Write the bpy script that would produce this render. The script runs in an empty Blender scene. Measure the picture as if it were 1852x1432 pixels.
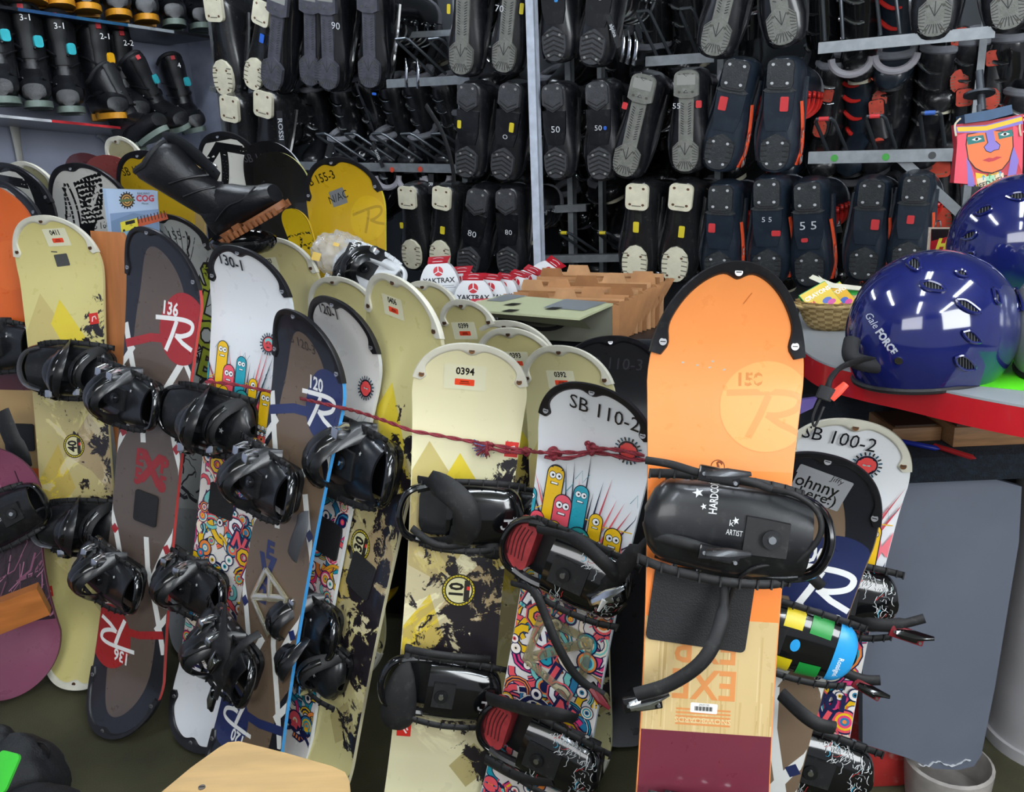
import bpy, bmesh, math, random
from math import sin, cos, pi, radians as rad, sqrt, atan2, hypot, exp
from mathutils import Vector, Matrix, geometry, noise as mnoise
random.seed(7)
SC = bpy.context.scene
COL = SC.collection
# ---------------------------------------------------------------- camera
FP = 1553.0; CU, CV = 926.0, 716.0
TH = rad(16.3); RO = rad(2.4); CH = 1.5
camP = Vector((0, 0, CH))
FW = Vector((0, cos(TH), -sin(TH)))
R0 = Vector((1, 0, 0)); U0 = Vector((0, sin(TH), cos(TH)))
RR = R0*cos(RO) - U0*sin(RO); UU = U0*cos(RO) + R0*sin(RO)
cd = bpy.data.cameras.new('camera'); cam = bpy.data.objects.new('camera', cd); COL.objects.link(cam)
cd.sensor_width = 36; cd.lens = 36*FP/1852; cd.clip_start = .02
cam.matrix_world = Matrix(((RR.x, UU.x, -FW.x, 0), (RR.y, UU.y, -FW.y, 0), (RR.z, UU.z, -FW.z, CH), (0, 0, 0, 1)))
SC.camera = cam
# ---------------------------------------------------------------- light
w = bpy.data.worlds.new('world'); SC.world = w; w.use_nodes = True
w.node_tree.nodes['Background'].inputs[0].default_value = (.86, .92, 1, 1)
w.node_tree.nodes['Background'].inputs[1].default_value = .42
SC.view_settings.view_transform = 'Standard'; SC.view_settings.look = 'None'
SC.view_settings.gamma = 1; SC.view_settings.use_curve_mapping = False
SC.view_settings.exposure = 0.0
def area(name, loc, tgt, sx, sy, power, col=(1, 1, 1)):
    l = bpy.data.lights.new(name, 'AREA'); l.shape = 'RECTANGLE'; l.size = sx; l.size_y = sy; l.energy = power; l.color = col
    o = bpy.data.objects.new(name, l); COL.objects.link(o); o.location = loc
    o.rotation_euler = (Vector(tgt)-Vector(loc)).to_track_quat('-Z', 'Y').to_euler(); return o
area('window_daylight', (1.9, -1.6, 2.2), (.6, 1.8, .8), 1.8, 1.4, 96, (.93, .97, 1))
area('shopfront_daylight', (-1.4, -2.0, 2.3), (-.8, 2.4, .9), 2.0, 1.2, 46, (.96, .98, 1))  # unseen fill light from behind left, turned up to brighten the left wall
# ---------------------------------------------------------------- projection helpers
def rayd(u, v): return FW + RR*((u-CU)/FP) - UU*((v-CV)/FP)
def at(u, v, z): return camP + rayd(u, v)*z
def proj(p):
    d = p-camP; z = d.dot(FW); return (CU+FP*d.dot(RR)/z, CV-FP*d.dot(UU)/z, z)
def hit(u, v, P, n):
    d = rayd(u, v); t = (P-camP).dot(n)/d.dot(n); return camP+d*t
def level(u, v, h): return hit(u, v, Vector((0, 0, h)), Vector((0, 0, 1)))
# ---------------------------------------------------------------- materials
def lin(c):
    if isinstance(c, str):
        c = c.lstrip('#'); c = c if len(c) == 6 else ''.join(x*2 for x in c); c = [int(c[i:i+2], 16)/255 for i in (0, 2, 4)]
        c = [x/12.92 if x <= .04045 else ((x+.055)/1.055)**2.4 for x in c]
    return (c[0], c[1], c[2], 1)
MATS = {}
class NT:
    def __init__(s, m): s.t = m.node_tree; s.n = s.t.nodes; s.b = s.n['Principled BSDF']
    def add(s, ty, **k):
        x = s.n.new(ty)
        for a, b in k.items():
            if a.startswith('i_'):
                q = a[2:]; x.inputs[int(q) if q.isdigit() else q].default_value = b
            else: setattr(x, a, b)
        return x
    def ln(s, a, b): s.t.links.new(a, b)
    def math(s, op, a, b=None, clamp=False):
        x = s.n.new('ShaderNodeMath'); x.operation = op; x.use_clamp = clamp
        for i, q in enumerate((a, b)):
            if q is None: continue
            if isinstance(q, (int, float)): x.inputs[i].default_value = q
            else: s.ln(q, x.inputs[i])
        return x.outputs[0]
    def mix(s, f, a, b):
        x = s.n.new('ShaderNodeMix'); x.data_type = 'RGBA'
        for i, q in ((0, f), (6, a), (7, b)):
            if isinstance(q, (int, float, tuple)): x.inputs[i].default_value = q
            else: s.ln(q, x.inputs[i])
        return x.outputs[2]
def mat(name, col='#808080', rough=.5, metal=0, coat=0, noise=0, scale=20, bump=0, bscale=200, trans=0, alpha=1, emit=0, dust=0, stretch=None):
    if name in MATS: return MATS[name]
    m = bpy.data.materials.new(name); m.use_nodes = True; MATS[name] = m
    k = NT(m); c = lin(col); b = k.b
    b.inputs['Roughness'].default_value = rough; b.inputs['Metallic'].default_value = metal
    b.inputs['Coat Weight'].default_value = coat; b.inputs['Coat Roughness'].default_value = .06
    tc = k.add('ShaderNodeTexCoord').outputs['Object']
    if stretch:
        mp = k.add('ShaderNodeMapping'); mp.inputs['Scale'].default_value = stretch; k.ln(tc, mp.inputs[0]); tc = mp.outputs[0]
    nz = k.add('ShaderNodeTexNoise', i_Scale=scale, i_Detail=6.0); k.ln(tc, nz.inputs['Vector'])
    f = k.math('MULTIPLY', k.math('SUBTRACT', nz.outputs[0], .38), 3, True)
    am = max(noise, .06)
    dk = tuple(x*(1-am) for x in c[:3])+(1,); lt = tuple(min(1, x*(1+am*.6)) for x in c[:3])+(1,)
    out = k.mix(f, dk, lt)
    if dust:
        n2 = k.add('ShaderNodeTexNoise', i_Scale=scale*3, i_Detail=10.0, i_Roughness=.7); k.ln(tc, n2.inputs['Vector'])
        g = k.math('MULTIPLY', k.math('SUBTRACT', n2.outputs[0], .55), dust*4, True)
        out = k.mix(g, out, (.42, .42, .38, 1))
    k.ln(out, b.inputs['Base Color'])
    k.ln(k.math('ADD', k.math('MULTIPLY', nz.outputs[0], .12), rough-.06, True), b.inputs['Roughness'])
    if bump:
        n3 = k.add('ShaderNodeTexNoise', i_Scale=bscale, i_Detail=4.0); k.ln(tc, n3.inputs['Vector'])
        bp = k.add('ShaderNodeBump', i_Strength=bump, i_Distance=.004); k.ln(n3.outputs[0], bp.inputs['Height']); k.ln(bp.outputs[0], b.inputs['Normal'])
    if trans: b.inputs['Transmission Weight'].default_value = trans; b.inputs['IOR'].default_value = 1.3
    if alpha < 1: b.inputs['Alpha'].default_value = alpha
    if emit: b.inputs['Emission Color'].default_value = c; b.inputs['Emission Strength'].default_value = emit
    return m
def vcol(name='printed_colour', rough=.35, coat=0, splat=None, metal=0):
    """surface whose print comes from the mesh's colour attribute; splat = (half length) adds ink splatter"""
    if name in MATS: return MATS[name]
    m = bpy.data.materials.new(name); m.use_nodes = True; MATS[name] = m
    k = NT(m); b = k.b
    at_ = k.add('ShaderNodeAttribute', attribute_name='Col'); out = at_.outputs['Color']
    b.inputs['Roughness'].default_value = rough; b.inputs['Coat Weight'].default_value = coat; b.inputs['Metallic'].default_value = metal
    tc = k.add('ShaderNodeTexCoord').outputs['Object']
    if splat:
        hl, sd, strength = splat
        mp = k.add('ShaderNodeMapping'); mp.inputs['Location'].default_value = (sd, sd*2, 0); k.ln(tc, mp.inputs[0])
        sx = k.add('ShaderNodeSeparateXYZ'); k.ln(tc, sx.inputs[0])
        yn = k.math('DIVIDE', sx.outputs[1], hl)
        xn = k.math('DIVIDE', sx.outputs[0], .13)
        # tan / white underprint
        n0 = k.add('ShaderNodeTexNoise', i_Scale=6.0, i_Detail=8.0, i_Roughness=.6, i_Distortion=1.5); k.ln(mp.outputs[0], n0.inputs['Vector'])
        ay = k.math('ABSOLUTE', k.math('ADD', yn, .05))
        mid = k.math('SUBTRACT', 1, k.math('MULTIPLY', k.math('SUBTRACT', ay, .40), 7, True))
        tn = k.math('MULTIPLY', k.math('MULTIPLY', k.math('SUBTRACT', n0.outputs[0], .44), 40, True), mid)
        out = k.mix(k.math('MULTIPLY', tn, .55), out, lin('#a3906c'))
        pl = k.math('MULTIPLY', k.math('MULTIPLY', k.math('SUBTRACT', .43, n0.outputs[0]), 30, True), mid)
        out = k.mix(k.math('MULTIPLY', pl, .7), out, lin('#d8cba9'))
        # black ink
        n1 = k.add('ShaderNodeTexNoise', i_Scale=24.0, i_Detail=12.0, i_Roughness=.68, i_Distortion=.5); k.ln(mp.outputs[0], n1.inputs['Vector'])
        n2 = k.add('ShaderNodeTexNoise', i_Scale=5.0, i_Detail=3.0); k.ln(mp.outputs[0], n2.inputs['Vector'])
        bias = k.math('ADD', k.math('MULTIPLY', xn, .10), k.math('MULTIPLY', k.math('SUBTRACT', n2.outputs[0], .5), .55))
        fall = k.math('MULTIPLY', k.math('SUBTRACT', k.math('ABSOLUTE', k.math('ADD', yn, .03)), k.math('ADD', .40, k.math('MULTIPLY', xn, .17))), .9)
        fall = k.math('MAXIMUM', fall, 0)
        s = k.math('SUBTRACT', k.math('ADD', k.math('ADD', n1.outputs[0], bias), strength), fall)
        msk = k.math('MULTIPLY', k.math('SUBTRACT', s, .545), 45, True)
        out = k.mix(msk, out, lin('#221d22'))
    n4 = k.add('ShaderNodeTexNoise', i_Scale=30.0, i_Detail=5.0); k.ln(tc, n4.inputs['Vector'])
    k.ln(k.math('ADD', k.math('MULTIPLY', n4.outputs[0], .18), rough-.09, True), b.inputs['Roughness'])
    k.ln(out, b.inputs['Base Color'])
    return m
# ---------------------------------------------------------------- mesh builder
class MB:
    def __init__(s): s.v = []; s.f = []; s.m = []; s.c = []; s.sm = []
    def add(s, vs, fs, mi=0, col=(1, 1, 1, 1), M=None, smooth=True):
        o = len(s.v)
        s.v += [(M @ Vector(p)) if M else Vector(p) for p in vs]
        for f in fs: s.f.append([i+o for i in f]); s.m.append(mi); s.c.append(col); s.sm.append(smooth)
        return s
    def box(s, a, b, mi=0, col=(1, 1, 1, 1), M=None, bev=0):
        bm = bmesh.new(); bmesh.ops.create_cube(bm, size=1)
        for q in bm.verts: q.co = Vector([(a[i]+b[i])/2+q.co[i]*(b[i]-a[i]) for i in range(3)])
        if bev: bmesh.ops.bevel(bm, geom=list(bm.edges), offset=bev, segments=2, affect='EDGES', profile=.6)
        bm.verts.index_update()
        s.add([q.co.copy() for q in bm.verts], [[q.index for q in f.verts] for f in bm.faces], mi, col, M, False); bm.free(); return s
    def loft(s, secs, mi=0, col=(1, 1, 1, 1), cap=True, M=None, closed=True, smooth=True):
        n = len(secs[0]); vs = [p for q in secs for p in q]; fs = []
        for i in range(len(secs)-1):
            for j in range(n if closed else n-1):
                a = i*n+j; b = i*n+(j+1) % n; fs.append([a, b, b+n, a+n])
        if cap: fs.append(list(range(n))[::-1]); fs.append([(len(secs)-1)*n+j for j in range(n)])
        return s.add(vs, fs, mi, col, M, smooth)
    def tube(s, pts, r, n=8, mi=0, col=(1, 1, 1, 1), M=None, flat=1.0, cap=True, up=None):
        """sweep; r float or list; flat = thickness ratio along the second axis"""
        P = [Vector(p) for p in pts]; secs = []; N = up.normalized() if up else None
        for i, p in enumerate(P):
            t = (P[min(i+1, len(P)-1)]-P[max(i-1, 0)])
            if t.length < 1e-9: t = Vector((0, 0, 1))
            t.normalize()
            if N is None:
                N = t.orthogonal().normalized()
            N2 = (up if up else N); N2 = (N2-t*N2.dot(t))
            N = N2.normalized() if N2.length > 1e-6 else t.orthogonal().normalized()
            B = t.cross(N); rr = r[i] if isinstance(r, (list, tuple)) else r
            secs.append([p+B*(cos(2*pi*k/n)*rr)+N*(sin(2*pi*k/n)*rr*flat) for k in range(n)])
        return s.loft(secs, mi, col, cap, M)
    def cyl(s, p0, p1, r, n=16, mi=0, col=(1, 1, 1, 1), M=None, r1=None):
        return s.tube([p0, p1], [r, r if r1 is None else r1], n, mi, col, M)
    def disc(s, c, n_, r, mi=0, col=(1, 1, 1, 1), h=.002, k=14, M=None):
        c = Vector(c); n_ = Vector(n_).normalized(); return s.cyl(c, c+n_*h, r, k, mi, col, M)
    def prism(s, poly, z0, z1, mi=0, col=(1, 1, 1, 1), M=None):
        n = len(poly); vs = [(x, y, z0) for x, y in poly]+[(x, y, z1) for x, y in poly]
        fs = [list(range(n))[::-1], list(range(n, 2*n))]+[[i, (i+1) % n, n+(i+1) % n, n+i] for i in range(n)]
        return s.add(vs, fs, mi, col, M, False)
    def build(s, name, mats, parent=None, M=None):
        me = bpy.data.meshes.new(name); me.from_pydata([tuple(p) for p in s.v], [], s.f)
        if not isinstance(mats, (list, tuple)): mats = [mats]
        for q in mats: me.materials.append(q)
        me.polygons.foreach_set('material_index', s.m); me.polygons.foreach_set('use_smooth', s.sm)
        ca = me.color_attributes.new('Col', 'FLOAT_COLOR', 'CORNER'); cc = []
        for p, c in zip(me.polygons, s.c):
            for _ in p.vertices: cc += list(c)
        ca.data.foreach_set('color', cc)
        me.update()
        try: me.set_sharp_from_angle(angle=rad(38))
        except Exception: pass
        o = bpy.data.objects.new(name, me); COL.objects.link(o)
        if parent: o.parent = parent
        if M is not None: o.matrix_local = M
        return o
def tag(o, label=None, cat=None, group=None, kind=None):
    if label: o['label'] = label
    if cat: o['category'] = cat
    if group: o['group'] = group
    if kind: o['kind'] = kind
    return o
def thing(name, label, cat, M=None, group=None):
    o = bpy.data.objects.new(name, None); COL.objects.link(o); o.empty_display_size = .05
    if M is not None: o.matrix_world = M
    return tag(o, label, cat, group)
def copy_tree(o, parent=None, M=None):
    c = o.copy(); COL.objects.link(c); c.parent = parent
    if M is not None: c.matrix_local = M
    for ch in o.children: copy_tree(ch, c)
    return c
def frame(P, X, Y, Z, s=1):
    return Matrix(((X.x*s, Y.x*s, Z.x*s, P.x), (X.y*s, Y.y*s, Z.y*s, P.y), (X.z*s, Y.z*s, Z.z*s, P.z), (0, 0, 0, 1)))
def rrect(w, h, r, n=4, cx=0, cy=0):
    out = []
    for sx, sy, a0 in ((1, 1, 0), (-1, 1, 90), (-1, -1, 180), (1, -1, 270)):
        for k in range(n+1):
            a = rad(a0+90*k/n); out.append((cx+sx*(w/2-r)+r*cos(a), cy+sy*(h/2-r)+r*sin(a)))
    return out
def smooth_path(pts, n=6):
    P = [Vector(p) for p in pts]; out = []
    for i in range(len(P)-1):
        a, b, c, d = P[max(i-1, 0)], P[i], P[i+1], P[min(i+2, len(P)-1)]
        for k in range(n):
            t = k/n; out.append(.5*((2*b)+(c-a)*t+(2*a-5*b+4*c-d)*t*t+(3*b-a-3*c+d)*t**3))
    out.append(P[-1]); return out
# ---------------------------------------------------------------- lettering
TXT = {}
def text_mesh(s, bold=0.0):
    key = (s, bold)
    if key in TXT: return TXT[key]
    c = bpy.data.curves.new('letters', 'FONT'); c.body = s; c.align_x = 'CENTER'; c.align_y = 'CENTER'; c.resolution_u = 2; c.offset = bold; c.size = 1.15
    o = bpy.data.objects.new('letters', c); COL.objects.link(o)
    dg = bpy.context.evaluated_depsgraph_get(); e = o.evaluated_get(dg); me = e.to_mesh()
    vs = [(v.co.x, v.co.y) for v in me.vertices]; fs = [list(p.vertices) for p in me.polygons]
    e.to_mesh_clear(); bpy.data.objects.remove(o); bpy.data.curves.remove(c)
    TXT[key] = (vs, fs); return TXT[key]
class Gfx:
    """flat print shapes in a 2-D frame, later laid on a surface"""
    def __init__(s): s.q = []; s.layer = 1; s.dm = 0
    def tri(s, tris, col, mi=0): s.q.append((tris, lin(col), s.layer, mi or s.dm)); return s
    def poly(s, pts, col, mi=0):
        idx = geometry.tessellate_polygon([[Vector((x, y, 0)) for x, y in pts]])
        s.tri([[pts[i] for i in t] for t in idx], col, mi); s.layer += .02; return s
    def circle(s, c, r, col, ry=None, n=24, ang=0, mi=0):
        ry = ry or r; ca, sa = cos(ang), sin(ang)
        P = [(r*cos(2*pi*k/n), ry*sin(2*pi*k/n)) for k in range(n)]
        P = [(c[0]+x*ca-y*sa, c[1]+x*sa+y*ca) for x, y in P]
        s.tri([[c, P[k], P[(k+1) % n]] for k in range(n)], col, mi); s.layer += .02; return s
    def rect(s, c, w, h, col, ang=0, r=0, mi=0):
        P = rrect(w, h, r, 3) if r else [(-w/2, -h/2), (w/2, -h/2), (w/2, h/2), (-w/2, h/2)]
        ca, sa = cos(ang), sin(ang); return s.poly([(c[0]+x*ca-y*sa, c[1]+x*sa+y*ca) for x, y in P], col, mi)
    def stroke(s, pts, w, col, mi=0, taper=None):
        T = []; n = len(pts); L = []; Rr = []
        for i, p in enumerate(pts):
            a = pts[max(i-1, 0)]; b = pts[min(i+1, n-1)]; dx, dy = b[0]-a[0], b[1]-a[1]; l = hypot(dx, dy) or 1
            ww = w*(taper[i] if taper else 1)/2; L.append((p[0]-dy/l*ww, p[1]+dx/l*ww)); Rr.append((p[0]+dy/l*ww, p[1]-dx/l*ww))
        for i in range(n-1): T += [[L[i], Rr[i], Rr[i+1]], [L[i], Rr[i+1], L[i+1]]]
        s.tri(T, col, mi); s.layer += .02; return s
    def text(s, c, txt, h, col, ang=0, sx=1, bold=0.0, shear=0, mi=0):
        vs, fs = text_mesh(txt, bold); ca, sa = cos(ang), sin(ang); k = h
        P = [((x*sx+y*shear)*k, y*k) for x, y in vs]; P = [(c[0]+x*ca-y*sa, c[1]+x*sa+y*ca) for x, y in P]; T = []
        for f in fs:
            for i in range(1, len(f)-1): T.append([P[f[0]], P[f[i]], P[f[i+1]]])
        s.tri(T, col, mi); s.layer += .02; return s
    def lay(s, mb, fn, mx=.02, eps=.0002):
        """fn(x,y,h) -> 3-D point"""
        for tris, col, layer, mi in s.q:
            st = [tuple(map(tuple, t)) for t in tris]; vi = {}; vs = []; fs = []
            while st:
                a, b, c = st.pop(); e = [(hypot(a[0]-b[0], a[1]-b[1]), 0), (hypot(b[0]-c[0], b[1]-c[1]), 1), (hypot(c[0]-a[0], c[1]-a[1]), 2)]; m = max(e)
                if m[0] > mx:
                    if m[1] == 1: a, b, c = b, c, a
                    elif m[1] == 2: a, b, c = c, a, b
                    h = ((a[0]+b[0])/2, (a[1]+b[1])/2); st += [(a, h, c), (h, b, c)]; continue
                if (b[0]-a[0])*(c[1]-a[1])-(b[1]-a[1])*(c[0]-a[0]) < 0: b, c = c, b
                f = []
                for p in (a, b, c):
                    if p not in vi: vi[p] = len(vs); vs.append(fn(p[0], p[1], layer*eps))
                    f.append(vi[p])
                fs.append(f)
            mb.add(vs, fs, mi, col, None, True)
def star(g, c, r, col, n=5, ang=0, inner=.42):
    g.poly([(c[0]+(r if i % 2 == 0 else r*inner)*sin(ang+pi*i/n), c[1]+(r if i % 2 == 0 else r*inner)*cos(ang+pi*i/n)) for i in range(2*n)], col)
def big_r(g, c, s, col, ang=0, w=.15):
    ca, sa = cos(ang), sin(ang)
    def T(P): return [(c[0]+(x*ca-y*sa)*s, c[1]+(x*sa+y*ca)*s) for x, y in P]
    def sp(P): return [(p.x, p.y) for p in smooth_path([(x, y, 0) for x, y in P], 5)]
    g.stroke(T(sp([(-1.0, .38), (-.3, .46), (.5, .52), (.9, .42), (.85, .12), (.45, -.08), (.1, -.12)])), w*s, col)
    g.stroke(T([(.1, -.1), (.5, -.33), (1.0, -.5)]), w*s, col)
    g.stroke(T([(.1, .42), (-.08, -.15), (-.32, -.75)]), w*s*1.1, col)
V_INK = vcol(); V_MATTE = vcol('printed_matte', .6)
BLK = mat('black_plastic', '#16171a', .32, coat=.2, noise=.2, dust=.06)
BLKM = mat('black_rubber', '#141416', .6, noise=.25, dust=.1)
BLKG = mat('black_gloss', '#0d0e10', .13, coat=.6)
CHR = mat('chrome', '#cfd2d6', .18, metal=1)
STEEL = mat('galvanised_steel', '#8b9094', .45, metal=.6, noise=.15, scale=40)
# ================================================================ snowboards
class Board:
    def __init__(s, label, top, bot, W=.28, px=None, sign=-1, lean=13, mid=None, group=None, name='snowboard', zt=None, thick=.009, yaw=None, L=None, bh=0.0, tipf=.5, ex=2.25):
        s.ex = ex
        s.label = label; s.W = W; s.th = thick; s.group = group; s.name = name
        if zt is not None:                                   # behind others: top given with depth, bottom below it
            Pt = at(top[0], top[1], zt); Pb = Vector((Pt.x+bot[0], Pt.y-Pt.z*math.tan(rad(lean)), bh))
            if L: d = (Pb-Pt).normalized(); Pb = Pt+d*L
        else:
            Pb = level(bot[0], bot[1], bh+.003); best = None; d = rayd(*top); t0 = (Pb-camP).dot(FW)
            for i in range(1600):
                t = t0*.45+i*.0012*t0; p = camP+d*t; q = p-Pb
                if q.z <= .1: continue
                hz = (q.x*q.x+q.y*q.y)**.5; a = math.degrees(atan2(hz, q.z)); sgn = 1 if (Vector((q.x, q.y)).dot(Vector((Pb.x, Pb.y)))) > 0 else -1
                e = abs(a*sgn-lean)
                if best is None or e < best[0]: best = (e, p)
            Pt = best[1]
        s.Pt, s.Pb = Pt, Pb; s.L = (Pt-Pb).length; s.Y = (Pt-Pb).normalized(); s.C = (Pt+Pb)/2
        def fr(psi):
            w0 = Vector((cos(psi), sin(psi), 0)); X = (w0-s.Y*w0.dot(s.Y)).normalized(); return X, X.cross(s.Y)
        psi = rad(yaw) if yaw is not None else 0
        if px and yaw is None:
            v = mid or (top[1]+60); best = None; u0 = proj(Pt)[1]; c = s.Pt-s.Y*(.12 if mid is None else min(.9*s.L, .5*s.L))
            for i in range(0, 81):
                ps = rad(i)*sign; X, Z = fr(ps); a = proj(c-X*W/2); b = proj(c+X*W/2); e = abs(abs(b[0]-a[0])-px)
                if best is None or e < best[0]-.01: best = (e, ps)
            psi = best[1]
            if best[0] > 4:
                X, Z = fr(psi); a = proj(c-X*W/2); b = proj(c+X*W/2); s.W = W*px/abs(b[0]-a[0])
        if px and yaw is not None:
            X, Z = fr(psi); c = s.Pt-s.Y*.12; a = proj(c-X*W/2); b = proj(c+X*W/2); s.W = W*px/abs(b[0]-a[0])
        s.X, s.Z = fr(psi)
        s.M = frame(s.C, s.X, s.Y, s.Z); s.Mi = s.M.inverted()
        s.hl = s.L/2; s.tip = s.W*tipf; s.y0 = s.hl-s.tip
        print('board', label[:34], 'L %.2f W %.2f ztop %.2f zbot %.2f yaw %.0f' % (s.L, s.W, proj(Pt)[2], proj(Pb)[2], math.degrees(psi)))
        s.g = Gfx()
        s.root = thing(name, label, 'snowboard', s.M, group)
    def px(s, u, v):
        p = s.Mi @ hit(u, v, s.C, s.Z); return (p.x, p.y)
    def on(s, u, v, off=.01):
        return hit(u, v, s.C+s.Z*off, s.Z)
    def loc(s, u, v, off=.01):
        return s.Mi @ s.on(u, v, off)
    def hw(s, y):
        a = abs(y)
        if a >= s.y0:
            t = min(1, (a-s.y0)/s.tip); return s.W/2*max(0, 1-t**s.ex)**(1/s.ex)
        return s.W/2*(.87+.13*(a/s.y0)**2)
    def rise(s, y):
        d = max(0, abs(y)-(s.hl-.19)); return .9*d*d/(.24)*.5
    def surf(s, x, y, h=0, margin=.0016):
        y = max(-s.hl+.0012, min(s.hl-.0012, y)); w = max(0, s.hw(y)-margin); x = max(-w, min(w, x)); return (x, y, s.rise(y)+s.th/2+h)
    def finish(s, base='#d9cf8f', edge='#d9cf8f', rough=.3, splat=None, guard=None, gw=1.0, ends=(1, -1), sole='#202020'):
        m = vcol('deck_print', .30, .35) if not splat else vcol('ink_splatter_%d' % (abs(hash(s.label[-12:])) % 9999 if False else len(MATS)), .3, .35, (s.hl, splat[0], splat[1]))
        mb = MB(); ys = []
        n = 16
        for i in range(n+1): ys.append(s.y0+s.tip*sin(pi/2*i/n))
        mids = [s.y0*(k/50) for k in range(50)]
        ys = sorted(set([-y for y in ys+mids]+ys+mids)); K = 8
        ys[0] += .0004; ys[-1] -= .0004
        top = []; botm = []
        for y in ys:
            w = max(s.hw(y), .002)
            top.append([(w*(2*k/K-1), y, s.rise(y)+s.th/2) for k in range(K+1)]); botm.append([(w*(2*k/K-1), y, s.rise(y)-s.th/2) for k in range(K+1)])
        bc, ec, sc = lin(base), lin(edge), lin(sole)
        mb.loft(top, 0, bc, False, closed=False)
        for i in range(len(botm)-1):
            pass
        mb.loft([r[::-1] for r in botm], 2, sc, False, closed=False)
        side = [[t[0], b[0]] for t, b in zip(top, botm)]; mb.loft([[b, a] for a, b in side], 1, ec, False, closed=False, smooth=False)
        side = [[t[-1], b[-1]] for t, b in zip(top, botm)]; mb.loft(side, 1, ec, False, closed=False, smooth=False)
        s.g.lay(mb, s.surf, .018)
        s.deck = mb.build('deck', [m, V_MATTE, V_INK], s.root)
        if guard:
            for e in ends: s.guard(guard, e, gw)
        return s
    def guard(s, kind, e, gw=1.0):
        gm = {'white': mat('white_tip_guard', '#dfdccb', .35, noise=.1), 'black': mat('black_tip_guard', '#1b1b1f', .38, noise=.2, dust=.05)}[kind]
        mb = MB(); N = 56; secs = []
        a0, a1 = rad(14), rad(166)
        for i in range(N+1):
            a = a0+(a1-a0)*i/N
            def pt(ins, h):
                # superellipse outline point moved inward by ins
                x = s.W/2*abs(cos(a))**(2/s.ex)*(1 if cos(a) > 0 else -1); y = s.y0+s.tip*abs(sin(a))**(2/s.ex)
                nx, ny = cos(a), sin(a); x -= nx*ins; y -= ny*ins
                return (x, e*y, s.rise(y)+h)
            bump = sum(exp(-((math.degrees(a)-q)/7.0)**2) for q in (21, 90, 159))
            end = 1-.0*exp(-((math.degrees(a)-14)/3)**2)
            ins = (.0115+.011*bump)*gw*end
            t = s.th/2
            secs.append([pt(-.003, -t), pt(-.004, t*.4), pt(-.002, t+.004), pt(ins*.6, t+.005), pt(ins-.002, t+.0045), pt(ins, t+.0002)])
        if e < 0: secs = secs[::-1]
        mb.loft(secs, 0, (1, 1, 1, 1), True, closed=True)
        gd = mb.build('tip_guard', [gm], s.root)
        for q in (21, 90, 159):
            a = rad(q); x = s.W/2*abs(cos(a))**(2/s.ex)*(1 if cos(a) > 0 else -1); y = s.y0+s.tip*abs(sin(a))**(2/s.ex)
            x -= cos(a)*.0125*gw; y -= sin(a)*.0125*gw
            sb = MB(); z = s.rise(y)+s.th/2+.004
            sb.disc((x, e*y, z), (0, 0, 1), .0058, 0, h=.0022, k=14); sb.box((x-.004, e*y-.0008, z+.0018), (x+.004, e*y+.0008, z+.0026), 1)
            sb.build('screw', [mat('bronze_screw', '#6e4a2c', .35, metal=.8) if kind == 'white' else mat('steel_screw', '#b9b9bb', .3, metal=.8), BLKM], gd)
    def bind(s, style, u, v, flip=False, ang=0, sc=1.0, stance=None):
        x, y = s.px(u, v); R = Matrix.Rotation(rad(ang)+(pi if flip else 0), 4, 'Z')
        return copy_tree(BIND[style], s.root, Matrix.Translation((x, y, s.th/2+.0012)) @ R @ Matrix.Scale(sc, 4))
    def strap(s, name, path, w=.012, flat=.4, m=None, label=None, n=6):
        """path of (u, v, offset from deck)"""
        P = smooth_path([s.loc(*p) for p in path], n); mb = MB(); mb.tube(P, w, 10, 0, flat=flat, up=Vector((0, 0, 1)))
        o = mb.build(name, [m or BLKM], s.root)
        if label: o['label'] = label
        return o
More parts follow.
